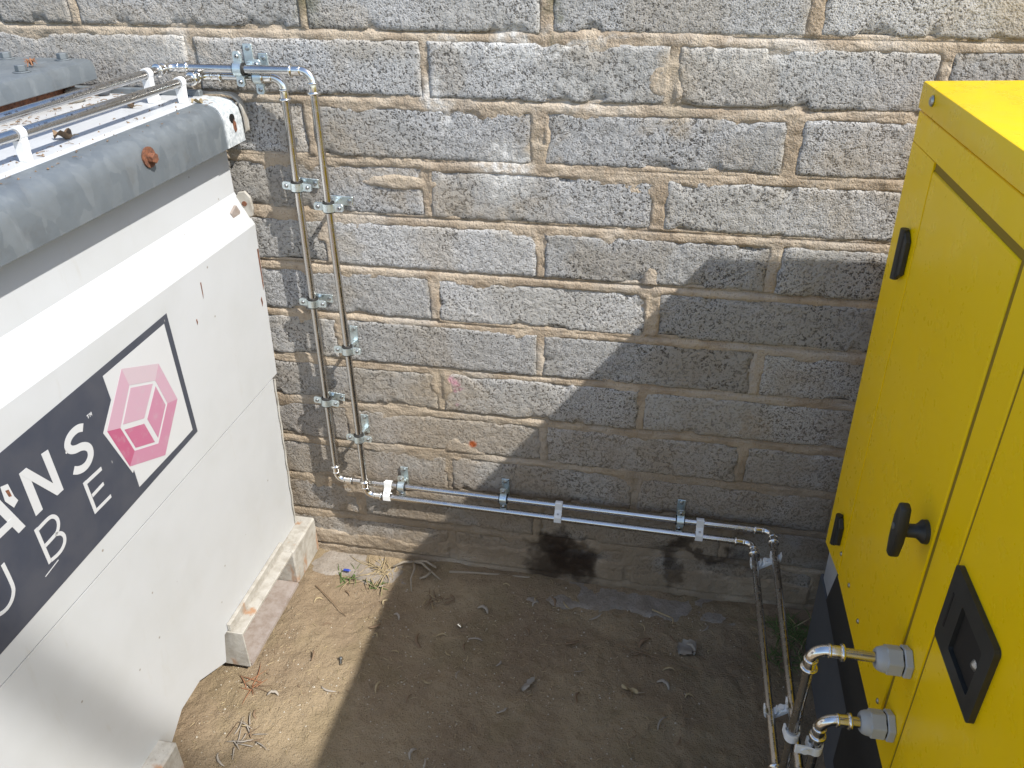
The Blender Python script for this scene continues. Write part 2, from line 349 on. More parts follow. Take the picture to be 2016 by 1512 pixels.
# ------------------------------------------------------------------ block wall
PITCH = .11624; MX = .455; J0 = 1.3111; BH = .0985
wall = tag(empty('block_wall'), 'grey concrete block wall with sandy mortar joints behind the pipes', 'wall')
meas = {0: {-2: -.918, -1: -.448, 0: .003, 1: .452}, 1: {-1.5: -.687, -.5: -.222, .5: .229, 1.5: .670}, 2: {-1: -.463, 0: -.008, 1: .450},
        3: {-.5: -.232, .5: .225}, 4: {-1: -.452, 0: 0., 1: .454}, 5: {-.5: -.230, .5: .232}, 6: {0: 0., 1: .458}, 7: {-.5: -.228, .5: .228}, 8: {0: .013, 1: .460}, 9: {-.5: -.218, .5: .232}, 10: {1: .454}}
blocks = []      # x0,x1,z0,z1,row
for k in range(-1, 12):
    par = 0 if k % 2 == 0 else .5
    js = []
    for i in range(-5, 7):
        m = i+par; x = meas.get(k, {}).get(m, m*MX+RNG.uniform(-.006, .006)); js.append((x, RNG.uniform(.012, .026)))
    zb = J0-PITCH*k
    for (xa, wa), (xb, wb) in zip(js[:-1], js[1:]):
        dz0, dz1 = RNG.uniform(-.0015, .0025), RNG.uniform(-.003, .002)
        blocks.append((xa+wa/2, xb-wb/2, zb+dz0, zb+BH+dz1, k))
def block_mesh(x0, x1, z0, z1, seed, step=.004):
    cx, cz = (x0+x1)/2, (z0+z1)/2
    nx = max(3, int((x1-x0)/step)+1); nz = max(3, int((z1-z0)/step)+1)
    u = np.linspace(x0, x1, nx); w = np.linspace(z0, z1, nz); U, W = np.meshgrid(u, w)
    eu = np.minimum(U-x0, x1-U); ew = np.minimum(W-z0, z1-W)
    e = np.minimum(eu, ew)+(fbm(U*90, W*90, seed, 2)-.5)*.006
    y = RNG.uniform(-.002, .002)+(U-cx)*RNG.uniform(-.006, .006)+(W-cz)*RNG.uniform(-.02, .02)
    y = y-(fbm(U*120, W*120, seed+3, 3)-.5)*.0036+.0035*np.exp(-np.maximum(e, 0)/.0025)
    chipn = fbm(U*22, W*22, seed+9, 2); y = y+.010*sstep(.62, .78, chipn)*np.exp(-np.maximum(e, 0)/.010)
    U2 = U+(fbm(U*60, W*60, seed+21, 2)-.5)*.004*(eu < .02); W2 = W+(fbm(U*50, W*50, seed+33, 2)-.5)*.0045*(ew < .02)
    V = np.stack([U2.ravel()-cx, y.ravel(), W2.ravel()-cz], 1); F = grid_faces(nx, nz)
    idx = np.concatenate([np.arange(nx), np.arange(2, nz)*nx-1+0, [nx*nz-1], (np.arange(nx-2, -1, -1)+(nz-1)*nx), np.arange(nz-2, 0, -1)*nx])
    idx = np.array(list(range(nx))+[i*nx+nx-1 for i in range(1, nz)]+[(nz-1)*nx+i for i in range(nx-2, -1, -1)]+[i*nx for i in range(nz-2, 0, -1)])
    B = V[idx].copy(); B[:, 1] = .045; n0 = len(V); m = len(idx)
    j = np.arange(m); F2 = np.stack([idx, n0+j, n0+(j+1) % m, idx[(j+1) % m]], 1)
    return np.concatenate([V, B]), np.concatenate([F, F2]), cx, cz
for i, (x0, x1, z0, z1, k) in enumerate(blocks):
    seen = x1 > -1.35 and x0 < 1.75 and k >= 0
    if x1 < -2.3 or x0 > 2.6: continue
    V, F, cx, cz = block_mesh(x0, x1, z0, z1, i*7+1, .0042 if seen else .03)
    me = nparray_mesh('block', V, F, M_block); bx_, bz_ = V[:, 0]+cx, V[:, 2]+cz
    put_attr(me, 'stain', stain_rgba(bx_, bz_)); put_attr(me, 'tone', np.stack([fbm(bx_*5+i*3.7, bz_*5, 231, 3), fbm(bx_*9+i*5.1, bz_*9, 233, 4), fbm(bx_*14+i*2.3, bz_*14, 235, 2), bx_*0+1], -1))
    link('block', me, wall, (cx, 0, cz))
# mortar: one height field, recessed under each block edge, smeared over some faces
mx = np.arange(-1.35, 1.75, .0036); mz = np.arange(-.03, 1.52, .0036); XX, ZZ = np.meshgrid(mx, mz)
din = np.full(XX.shape, -1.); jt = np.zeros(XX.shape); vj_ = np.ones(XX.shape, bool)
for (x0, x1, z0, z1, k) in blocks:
    i0, i1 = np.searchsorted(mx, [x0-.03, x1+.03]); k0, k1 = np.searchsorted(mz, [z0-.005, z1+.005])
    if i1 <= i0 or k1 <= k0: continue
    sx = XX[k0:k1, i0:i1]; sz = ZZ[k0:k1, i0:i1]
    d = np.minimum(np.minimum(sx-x0, x1-sx), np.minimum(sz-z0, z1-sz)); din[k0:k1, i0:i1] = np.maximum(din[k0:k1, i0:i1], d)
ph = np.mod((J0-ZZ), PITCH)                      # 0 at a block's bottom edge, growing downward
inbed = ph < (PITCH-BH+.002); t = np.clip(1-ph/(PITCH-BH), 0, 1)   # 1 under the upper block, 0 on the lower block
lowf = fbm(XX*5, ZZ*9, 51, 3); rec = .0085*sstep(.60, .97, t)*sstep(.30, .60, lowf)
Y = np.where(inbed, .0006+rec, .0045*(fbm(XX*30, ZZ*9, 57, 2)-.2))
Y = Y-(fbm(XX*45, ZZ*80, 61, 3)-.5)*.0052
sm = fbm(XX*9, ZZ*15, 71, 3)
dd = np.maximum(din, 0); top_edge = ph < PITCH*.55                 # the upper half of a block, below a bed joint
gsl = np.where(top_edge, .16+.9*sstep(.62, .36, sm), .45+1.2*sstep(.72, .45, sm))
rough_ = (fbm(XX*70, ZZ*95, 73, 3)-.5)*.0048+(fbm(XX*22, ZZ*30, 75, 2)-.5)*.0050
Yin = np.where(top_edge, .0004, .0022)+gsl*dd+rough_
for bx, bz, ra, rb in [(.217, 1.235, .036, .045), (-.005, 1.13, .018, .06), (-.225, .57, .03, .05), (-.19, .39, .05, .03), (-.30, 1.03, .09, .014), (.225, .85, .02, .05)]:
    rr = np.sqrt(((XX-bx)/ra)**2+((ZZ-bz)/rb)**2)+(fbm(XX*30, ZZ*30, 77, 3)-.5)*1.0
    Yin = np.minimum(Yin, -.0022+.009*sstep(.5, 1.35, rr)+rough_*.6)
low = sstep(.05, .03, ZZ-.05+(fbm(XX*6, ZZ*3, 79, 3)-.5)*.06)      # the lowest course is buttered over
Yin = Yin*(1-low)+(-.0022+rough_)*low
Yall = np.where(din > 0, Yin, Y)
F = grid_faces(len(mx), len(mz)); fy_ = Yall.ravel()[F].min(1); fd = din.ravel()[F].max(1)
F = F[~((fy_ > .0052) & (fd > .007))]
used = np.unique(F); remap = np.zeros(XX.size, np.int64); remap[used] = np.arange(len(used))
V = np.stack([XX.ravel(), Yall.ravel(), ZZ.ravel()], 1)[used]; F = remap[F]
core = [(-3.0, .03, -.1), (3.2, .03, -.1), (3.2, .03, 1.52), (-3.0, .03, 1.52), (-3.0, .2, -.1), (3.2, .2, -.1), (3.2, .2, 1.52), (-3.0, .2, 1.52)]
n0 = len(V); V = np.concatenate([V, core]); F = np.concatenate([F, n0+np.array([(0,1,2,3),(4,7,6,5),(0,4,5,1),(3,2,6,7),(0,3,7,4),(1,5,6,2)])])
me = nparray_mesh('mortar', V, F, M_mortar); bx_, bz_ = V[:, 0], V[:, 2]
put_attr(me, 'stain', stain_rgba(bx_, bz_)); put_attr(me, 'tone', np.stack([fbm(bx_*26, bz_*26, 241, 4), fbm(bx_*7, bz_*7, 243, 3), bx_*0, bx_*0+1], -1))
tag(link('mortar', me, wall), kind='stuff')

# ------------------------------------------------------------------ white tank
TX = lambda z: -.60-.035*(.9-z)                 # the side panel leans in slightly towards its foot
YB, YF = -.032, -1.34                            # back (by the wall) and front ends
tank = tag(empty('fuel_tank', (-1.15, -.68, 0)), 'white steel cube tank with galvanised top rail and navy side label', 'tank')
def T(mb, name, m, parent=None, **kw):
    o = mb.build(name, m, parent or tank, **kw)
    if parent is None: o.location = -tank.location
    return o
# main side panel: polygon in (y,z) with notches for the fork pockets, folded in at the bottom
zt = .938
def panel(poly2, dx=0, th=.004):
    mb = MB(); n = len(poly2)
    v = [(TX(z)+dx, y, z) for y, z in poly2]+[(TX(z)+dx-th, y, z) for y, z in poly2]
    return mb.add(v, [tuple(range(n)), tuple(range(2*n-1, n-1, -1))]+[(i, n+i, n+(i+1) % n, (i+1) % n) for i in range(n)])
T(panel([(YB, zt), (YB, .577), (YF, .577), (YF, zt)]), 'side_panel', M_white)
lowp = [(-.050, .5715), (-.046, .13), (-.42, .13), (-.435, .06), (-.53, .115), (-.60, .115), (-.682, .055), (-.684, .12), (YF, .12), (YF, .5715)]
T(panel(lowp, -.0025), 'side_panel', M_white)
mb = MB()                                       # inward fold under the lower panel between the feet
for a, b in zip(lowp[3:6], lowp[4:7]):
    mb.add([(TX(a[1])-.003, *a), (TX(b[1])-.003, *b), (TX(b[1])-.05, b[0], b[1]-.03), (TX(a[1])-.05, a[0], a[1]-.03)], [(0, 1, 2, 3)])
T(mb, 'bottom_fold', M_cream)
mb = MB(); XU = -.632                            # slanted fold and upper panel under the rail
mb.add([(TX(zt), YB, zt), (TX(zt), YF, zt), (XU, YF, 1.004), (XU, YB, 1.004), (TX(zt)-.004, YB, zt), (TX(zt)-.004, YF, zt), (XU-.004, YF, 1.004), (XU-.004, YB, 1.004)], [(0,1,2,3),(7,6,5,4),(0,3,7,4),(1,5,6,2)])
T(mb, 'slanted_fold', M_white)
T(MB().box((XU-.004, YF, 1.0), (XU-.0005, YB, 1.18)), 'upper_panel', M_white)
T(MB().box((-1.72, YF+.003, .14), (-.66, -.060, 1.17)), 'tank_body', M_white)
T(MB().prism([(-.616, 1.172), (-.616, 1.1868), (-.628, 1.1885), (-.650, 1.1940), (-1.74, 1.1940), (-1.74, 1.172)], 'y', YF, YB-.004), 'top_plate', M_white)
def top_z(x): return 1.1905+.0035*min(1, max(0, (-.622-x)/.028))
T(MB().box((-1.7, -.056, .14), (-.645, -.052, 1.10)), 'end_panel', M_white)
# galvanised rail along the top edge: rounded angle profile in (x,z)
prof = [(-.594, 1.108), (-.588, 1.110), (-.5885, 1.155), (-.592, 1.172), (-.600, 1.184), (-.615, 1.190), (-.645, 1.1915), (-.645, 1.1875), (-.612, 1.1868), (-.598, 1.179), (-.594, 1.165)]
mb = MB(); mb.prism(prof, 'y', YF, -.098)
rail = T(mb, 'top_rail', M_galv, smooth=True)
prof2 = [(x+.0025, z+.001) for x, z in prof[:7]]+[(-.640, 1.1885), (-.612, 1.1878), (-.596, 1.180), (-.5925, 1.166)]
cpl = MB(); cpl.prism(prof2, 'y', -.100, -.034)
corner = T(cpl, 'corner_plate', M_galvw, smooth=True)
hl = MB(); hl.sweep([(-.5868, -.070, 1.160), (-.5850, -.070, 1.160)], .0085, 14); o = hl.build('bolt_hole', M_dark, corner)
rs = MB(); rs.prism([(-.066, 1.158), (-.0595, 1.150), (-.060, 1.137), (-.066, 1.133), (-.070, 1.140), (-.071, 1.152)], 'x', -.5861, -.5847); rs.build('rust_streak', M_rust, corner)
mb = MB(); mb.sweep([(-.589, -.344, 1.158), (-.5855, -.344, 1.158)], .0165, 24); wsh = T(mb, 'washer', M_rust, smooth=True)
wsh.parent = rail; wsh.location = (0, 0, 0)
mb = MB(); mb.sweep([(-.586, -.344, 1.157), (-.575, -.344, 1.157)], .0088, 6); bo = mb.build('bolt', M_rust, rail, bevel=.001)
# cream strip bent over the end of the lid by the wall, and the dark lid edge behind the clips
mb = MB(); pth = [(-.700, 1.197), (-.640, 1.199), (-.615, 1.199), (-.600, 1.196), (-.589, 1.187), (-.583, 1.172), (-.581, 1.150), (-.5815, 1.128)]
inn = [(x-.003, z-.0035) for x, z in pth]
mb.prism(pth+inn[::-1], 'y', -.031, -.017); T(mb, 'bent_strip', M_cream, smooth=True)
T(MB().box((-1.2, -.050, 1.1930), (-.655, -.0365, 1.2050)), 'lid_edge', M_galv, bevel=.002)
# second galvanised angle on the lid, with three hexagon bolts
prof3 = [(-.842, 1.226), (-.838, 1.228), (-.838, 1.250), (-.842, 1.259), (-.851, 1.2625), (-1.40, 1.2625), (-1.40, 1.2575), (-.853, 1.2575), (-.845, 1.254), (-.842, 1.247)]
ang = T(MB().prism(prof3, 'y', YF, -.086), 'cover_angle', M_galv, smooth=True)
for bx, by in [(-1.000, -.110), (-.866, -.236), (-.884, -.106), (-.866, -.50), (-.866, -.80)]:
    b_ = MB(); b_.sweep([(bx, by, 1.2625), (bx, by, 1.2645)], .0145, 18).sweep([(bx, by, 1.2645), (bx, by, 1.2745)], .0100, 6)
    b_.build('bolt', M_galv, ang, bevel=.0007)
T(MB().box((-1.38, YF+.02, 1.195), (-.872, -.11, 1.256)), 'cover_spacer', M_rust)
# lifting lug at the back corner of the fold
lg = [(-.597, .960), (-.612, .953), (-.622, .958), (-.624, .985), (-.616, 1.000), (-.604, 1.002), (-.596, .992), (-.594, .972)]
lug = T(MB().prism([(-.610+(x+.609)*1.25-.004, .978+(z-.978)*1.22) for x, z in lg], 'y', -.036, -.029), 'lifting_lug', M_cream, bevel=.0012)
lug.location = lug.location+Vector((0, 0, 0))
MB().sweep([(-.612, -.0355, .982), (-.612, -.0375, .982)], .0055, 10).build('lug_hole', M_rust, lug)
T(MB().prism([(-.088, .978), (-.066, .988), (-.055, .972), (-.062, .958), (-.083, .955)], 'x', -.6185, -.6135), 'square_hole', M_pocket)
# feet: fork pockets
def foot(y0, y1):
    X0, X1 = -.5925, -.655
    f = MB()
    f.box((X1, y0-.135, .018), (X0, y0, .127)); ft = T(f, 'foot', M_cream, bevel=.004)
    mb = MB().box((X1, y1, .118), (X0-.002, y0-.137, .1265)).box((X0-.036, y1-.002, .1268), (X0-.027, y0-.13, .150))
    mb.build('top_flange', M_cream, ft, bevel=.0015)
    MB().box((X1-.03, y1+.003, .016), (X0-.001, y0-.137, .0245)).build('bottom_flange', M_pocket, ft)
    MB().box((X1-.034, y1, .018), (X1-.028, y0-.137, .118)).build('pocket_back', M_pocket, ft)
    MB().box((X1, y1-.004, .020), (X0-.001, y1, .128)).build('end_plate', M_cream, ft, bevel=.001)
    return ft
foot(-.008, -.405); foot(-.676, -1.09)
MB_under = MB().box((-1.7, YF+.1, .012), (-.72, YB-.1, .14)); T(MB_under, 'under_frame', M_pocket)
# weld bead and rust at the back lower corner
mb = MB(); mb.sweep([(TX(z)+.001, -.049+.0015*math.sin(z*90), z) for z in np.linspace(.14, .57, 30)], .0022, 6); T(mb, 'edge_weld', M_cream, smooth=True)
# label: vinyl sheets on the panel; points are (y,z)
def sheet(polys, h, m, name, parent):
    mb = MB()
    for pl in polys:
        n = len(pl); v = [(TX(z)+h, y, z) for y, z in pl]; mb.add(v, [tuple(range(n))])
    me = bpy.data.meshes.new(name); me.from_pydata(mb.v, [], mb.f); me.materials.append(m)
    bm = bmesh.new(); bm.from_mesh(me); bmesh.ops.triangulate(bm, faces=bm.faces)
    for f_ in bm.faces:
        f_.normal_update()
        if f_.normal.x < 0: f_.normal_flip()
    r = bmesh.ops.extrude_face_region(bm, geom=list(bm.faces)); vs_ = [e for e in r['geom'] if isinstance(e, bmesh.types.BMVert)]
    bmesh.ops.translate(bm, verts=vs_, vec=(-.0003, 0, 0)); bmesh.ops.recalc_face_normals(bm, faces=bm.faces)
    bm.to_mesh(me); bm.free(); return link(name, me, parent)
def stroke(c, w, closed=False):
    if len(c) > 3:                                  # smooth the curve
        q = [c[0]]+list(c)+[c[-1]]; r_ = []
        for i in range(1, len(q)-2):
            for t_ in (0, .25, .5, .75):
                r_.append(tuple(.5*(2*q[i][k]+(q[i+1][k]-q[i-1][k])*t_+(2*q[i-1][k]-5*q[i][k]+4*q[i+1][k]-q[i+2][k])*t_**2+(3*q[i][k]-q[i-1][k]-3*q[i+1][k]+q[i+2][k])*t_**3) for k in (0, 1)))
        c = r_+[c[-1]]
    c = [Vector(p) for p in c]; L = []; R_ = []; n = len(c)
    for i, p in enumerate(c):
        a = c[i-1] if i > 0 else None; b = c[i+1] if i < n-1 else None
        d1 = (p-a).normalized() if a else (b-p).normalized(); d2 = (b-p).normalized() if b else d1
        nn = Vector((-(d1.y+d2.y), d1.x+d2.x)).normalized(); s_ = max(.5, nn.dot(Vector((-d1.y, d1.x))))
        L.append(p+nn*w/2/s_); R_.append(p-nn*w/2/s_)
    return [[tuple(L[i]), tuple(L[i+1]), tuple(R_[i+1]), tuple(R_[i])] for i in range(n-1)]
lab_poly = [(-.3814, .8977), (-.3659, .6385), (-1.20, .6115), (-1.20, .870)]
e0 = empty('label_anchor') ; bpy.data.objects.remove(e0)
label = sheet([lab_poly], .0008, M_navy, 'side_label', tank); label.location = -tank.location; label['label'] = 'navy vinyl label with white letters and a pink hexagon emblem'
def on_label(polys, h, m, name): return sheet(polys, h, m, name, label)
on_label([[(-.3947, .8837), (-.3805, .652), (-.4185, .6505), (-.5546, .6497), (-.5564, .6882), (-.5609, .6844), (-.5997, .792), (-.564, .832), (-.5677, .878)]], .0013, M_vwhite, 'emblem_field')
hx = [(-.5243, .8668), (-.4335, .8261), (-.4047, .7359), (-.4724, .6583), (-.5639, .7004), (-.591, .7901)]
hi = [(-.5163, .8312), (-.4517, .8026), (-.4344, .7452), (-.4825, .691), (-.5437, .7183), (-.5614, .7765)]
for i, mi in enumerate([0, 1, 2, 2, 4, 1]):
    j = (i+1) % 6; on_label([[hx[i], hx[j], hi[j], hi[i]]], .0017, M_p[mi], 'emblem_facet')
def lerp2(a, b, t_): return (a[0]+(b[0]-a[0])*t_, a[1]+(b[1]-a[1])*t_)
cen = (-.5007, .7513)
def inset(pl, k_=.84):
    mx_ = sum(p[0] for p in pl)/len(pl); my_ = sum(p[1] for p in pl)/len(pl); return [(mx_+(p[0]-mx_)*k_, my_+(p[1]-my_)*k_) for p in pl]
on_label([inset([hi[0], hi[1], cen, hi[5]], .86)], .0017, M_p[1], 'emblem_facet')
on_label([inset([hi[1], hi[2], hi[3], cen], .82)], .0017, M_p[2], 'emblem_facet')
on_label([inset([hi[5], cen, hi[3], hi[4]], .80)], .0017, M_p[3], 'emblem_facet')
NL = [[(-.767, .838), (-.753, .838), (-.7505, .762), (-.765, .7615)], [(-.7225, .8395), (-.709, .838), (-.7055, .763), (-.718, .7625)], [(-.767, .838), (-.753, .838), (-.7055, .763), (-.720, .763)]]
on_label(NL[:2], .0013, M_vwhite, 'letter'); on_label(NL[2:], .0016, M_vwhite, 'letter_diagonal')
AL = [[(-.826, .838), (-.812, .838), (-.786, .761), (-.800, .760)], [(-.826, .838), (-.816, .832), (-.840, .7585), (-.853, .758)]]
on_label(AL, .0013, M_vwhite, 'letter'); on_label([[(-.838, .788), (-.802, .789), (-.799, .777), (-.842, .776)]], .0016, M_vwhite, 'letter_bar')
on_label(stroke([(-.6355, .8270), (-.645, .8315), (-.657, .8320), (-.668, .828), (-.6738, .820), (-.671, .811), (-.662, .805), (-.649, .8010), (-.640, .795), (-.6352, .7865), (-.637, .776), (-.646, .7685), (-.657, .7670), (-.668, .7705), (-.6765, .7765)], .0128), .0013, M_vwhite, 'letter')
on_label(stroke([(-.6645, .7453), (-.6605, .6805)], .0068)+stroke([(-.661, .7415), (-.6238, .741)], .0068)+stroke([(-.658, .7125), (-.6285, .7146)], .0062)+stroke([(-.657, .6836), (-.6212, .6836)], .0062), .0013, M_vwhite, 'letter')
on_label(stroke([(-.7725, .7445), (-.7695, .676)], .0066)+stroke([(-.770, .7405), (-.747, .7418), (-.7375, .7375), (-.7330, .7285), (-.7345, .7185), (-.741, .7105), (-.752, .7085), (-.768, .7075)], .0062)+stroke([(-.745, .7095), (-.7355, .7035), (-.7315, .694), (-.7345, .6845), (-.743, .6785), (-.754, .677), (-.767, .6785)], .0062), .0013, M_vwhite, 'letter')
on_label(stroke([(-.839, .7395), (-.8375, .700), (-.841, .686), (-.850, .677), (-.862, .6745), (-.874, .679), (-.8805, .690), (-.8815, .7375)], .0062), .0013, M_vwhite, 'letter')
on_label([[(-.6222, .8395), (-.6172, .8400), (-.6172, .8388), (-.6190, .8388), (-.6190, .8335), (-.6204, .8335), (-.6204, .8386), (-.6222, .8384)], [(-.6160, .8335), (-.6160, .8400), (-.6148, .8400), (-.6135, .8372), (-.6122, .8400), (-.6110, .8400), (-.6110, .8335), (-.6121, .8335), (-.6121, .8375), (-.6135, .8350), (-.6149, .8375), (-.6149, .8335)]], .0013, M_vwhite, 'trade_mark_sign')
on_label([[(-.801, .842), (-.789, .838), (-.7865, .815), (-.783, .805), (-.793, .800), (-.802, .818)]], .0019, M_vwhite, 'torn_patch'); on_label([[(-.7965, .832), (-.791, .830), (-.790, .818), (-.7945, .820)]], .0022, M_rust, 'rust_patch')
on_label([[(-.6815, .8115), (-.6795, .8150), (-.6775, .8120), (-.6795, .8090)]], .0013, M_vwhite, 'scuff'); on_label([[(-.785, .664), (-.755, .669), (-.7545, .6675), (-.785, .6625)]], .0013, M_vwhite, 'scuff')
# rust runs and dirt on the side panel
for pts in [[(-.265, .905), (-.262, .905), (-.2625, .880), (-.2645, .872)], [(-.30, .845), (-.297, .846), (-.296, .838), (-.299, .834)], [(-.055, .775), (-.05, .78), (-.048, .765), (-.052, .757)], [(-.04, .885), (-.034, .885), (-.034, .80), (-.038, .79)]]:
    o = sheet([pts], .0006, M_rust, 'rust_run', tank); o.location = -tank.location

# ------------------------------------------------------------------ yellow cabinet
TH = -.032
cab = tag(empty('generator_cabinet', (.605+.032*1.271, -.136, 0), (0, TH, 0)), 'bright yellow metal cabinet with black handle standing near the wall', 'cabinet')
def Yl(Yw): return Yw+.136
LF = -1.5
cb = MB().box((.034, LF, .36), (.76, -.002, 1.225)); cb.build('body', M_yellow, cab)
MB().box((.0325, Yl(-.70), .40), (.0335, Yl(-.255), 1.19)).build('door_gap_shade', M_dark, cab)  # near-black sheet behind the door gaps, standing in for their shade
def slab(name, y0, y1, z0, z1, x0=0., x1=.032, bev=.0015, m=M_yellow):
    return MB().box((x0, y1, z0), (x1, y0, z1)).build(name, m, cab, bevel=bev, smooth=True)
slab('top_strip', 0, LF, 1.1815, 1.2285)
corner_poly = [(0, .352), (0, 1.1812), (Yl(-.2615), 1.1812), (Yl(-.2615), .380), (Yl(-.245), .376)]
MB().prism(corner_poly, 'x', 0, .032).build('corner_strip', M_yellow, cab, bevel=.0008)
door = slab('door', Yl(-.2645), Yl(-.6105), .376, 1.1695, .0, .0318, .002)
slab('post', Yl(-.6225), Yl(-.6885), .376, 1.1812)
door2 = slab('door', Yl(-.6935), LF, .376, 1.1780, .0005, .032, .002)
M_groove_shade = mat('groove_shade_amber', (.26, .165, .003), .7)  # amber strips fill the door grooves: their shade put into the colour
for nm, a_, b_ in (('groove_shade', (.0025, Yl(-.6225)+.0002, .40), (.030, Yl(-.6105)-.0002, 1.18)), ('groove_shade', (.0020, Yl(-.6935)+.0002, .38), (.030, Yl(-.6885)-.0002, 1.178)), ('groove_shade', (.0025, Yl(-.6105), 1.1697), (.030, Yl(-.2645), 1.1812)), ('groove_shade', (.0020, Yl(-.2645)+.0002, .40), (.030, Yl(-.2615)-.0002, 1.17))):
    MB().box(a_, b_).build(nm, M_groove_shade, cab)
lid = MB().box((-.003, LF-.005, 1.2310), (.765, .001, 1.271)).build('lid', M_yellow, cab, bevel=.003, seg=2, smooth=True)
def dome(y, z, r, x0=0., parent=None, m=M_screw, name='rivet'):
    b_ = MB(); b_.sweep([(x0, y, z), (x0-r*.25, y, z), (x0-r*.5, y, z), (x0-r*.65, y, z)], [r, r*.92, r*.6, r*.12], 14); return b_.build(name, m, parent or cab, smooth='all')
dome(Yl(-.2026), 1.2545, .0085, -.003, lid, name='lid_bolt'); dome(Yl(-.80), 1.2545, .0085, -.003, lid, name='lid_bolt')
for yy in (-.256, -.340, -.427, -.592): dome(Yl(yy), .428, .0048, 0)
# hinges: two leaves and a knuckle, black
def hinge(z0, z1, yc):
    h_ = MB(); c0 = Yl(yc)
    h_.prism([(c0+.020, z0+.012), (c0+.004, z0+.002), (c0+.004, z1-.002), (c0+.020, z1-.012)], 'x', -.007, -.0002)
    h_.prism([(c0-.004, z0+.002), (c0-.022, z0+.014), (c0-.022, z1-.014), (c0-.004, z1-.002)], 'x', -.009, -.0002)
    hg = h_.build('hinge', M_blackp, cab, bevel=.0015)
    MB().sweep([(-.0075, c0, z0), (-.0075, c0, z1)], .0065, 12).build('hinge_knuckle', M_blackp, hg, smooth=True)
hinge(.985, 1.068, -.222); hinge(.418, .490, -.216)
# T handle
hd = MB(); y_, z_ = Yl(-.585), .768
hd.sweep([(0, y_, z_), (-.006, y_, z_), (-.010, y_, z_), (-.014, y_, z_), (-.030, y_, z_)], [.0170, .0165, .0125, .0098, .0094], 18)
handle = hd.build('handle', M_blackp, cab, smooth=True)
tb = MB(); tb.prism([(y_-.008, z_-.044), (y_+.006, z_-.046), (y_+.012, z_-.018), (y_+.013, z_+.018), (y_+.006, z_+.044), (y_-.008, z_+.042), (y_-.014, z_+.014), (y_-.014, z_-.014)], 'x', -.043, -.028)
tb.build('handle_grip', M_blackp, handle, bevel=.004, seg=2, smooth=True)
MB().sweep([(-.0432, y_, z_+.006), (-.0444, y_, z_+.006)], .005, 12).build('key_cap', M_screw, handle)
# recessed latch plate on the nearer door
ya, yb, za, zb_ = Yl(-.704), Yl(-.840), .703, .823
lp = MB()
def rrect(y0, y1, z0, z1, r):
    o_ = []
    for cy, cz, a0 in ((y1+r, z1-r, 90), (y1+r, z0+r, 180), (y0-r, z0+r, 270), (y0-r, z1-r, 0)):
        for a in (0, 30, 60, 90): o_.append((cy+r*math.cos(math.radians(a0+a)), cz+r*math.sin(math.radians(a0+a))))
    return o_
out = rrect(ya, yb, za, zb_, .007); inn_ = rrect(ya-.044, yb+.022, za+.022, zb_-.028, .004); n = len(out)
for x, P0, P1, xa, xb in ((0, out, out, .001, -.0065), (1, out, inn_, -.0065, -.0065), (2, inn_, inn_, -.0065, -.0004)):
    v = [(xa, *q) for q in P0]+[(xb, *q) for q in P1]; lp.add(v, [(i, (i+1) % n, n+(i+1) % n, n+i) for i in range(n)])
lp.add([(-.0004, *q) for q in inn_], [tuple(range(n))])
latch = lp.build('latch_plate', M_blackp, cab)
MB().prism(inset(inn_, .97), 'x', -.0016, -.0008).build('latch_well', M_dark, latch)
MB().box((-.0071, ya-.018, za+.03), (-.0063, ya-.0145, zb_-.035)).build('latch_slot', M_dark, latch)
MB().sweep([(.008, yb+.036, za+.058), (-.002, yb+.036, za+.058), (-.005, yb+.036, za+.058)], [.007, .007, .003], 12).build('lock_barrel', M_screw, latch, smooth=True)
# base: rail with its lit grey put into the colour, dark frame, black skirt
MB().box((.016, LF, .235), (.74, Yl(-.120), .350)).build('base_rail', M_base_lit, cab, bevel=.002)
MB().box((.014, LF, -.02), (.75, Yl(-.100), .232)).build('base_frame', M_base, cab, bevel=.003)
MB().prism([(Yl(-.248), .374), (Yl(-.213), .262), (Yl(-.470), .245), (Yl(-.472), .10), (LF, .10), (LF, .374)], 'x', .004, .0125).build('black_skirt', M_black, cab)
# cable glands where the pipes enter
def gland(Yw, z):
    y_ = Yl(Yw); e_ = empty('gland'); e_.parent = cab; e_.location = (0, y_, z)
    MB().sweep([(0, 0, 0), (-.011, 0, 0)], .0235, 6).build('gland_base', M_gland, e_, bevel=.0015)
    MB().sweep([(-.0122, 0, 0), (-.033, 0, 0)], .0215, 6).build('gland_nut', M_gland, e_, bevel=.0012)
    MB().sweep([(-.010, 0, 0), (-.014, 0, 0)], .0185, 20).build('gland_seal', M_dark, e_)
    MB().sweep([(-.032, 0, 0), (-.038, 0, 0), (-.043, 0, 0), (-.046, 0, 0), (-.046, 0, 0), (-.040, 0, 0)], [.0188, .0180, .0160, .0130, .0090, .0088], 24).build('gland_dome', M_gland, e_, smooth=True)
gland(-.652, .588); gland(-.662, .462)

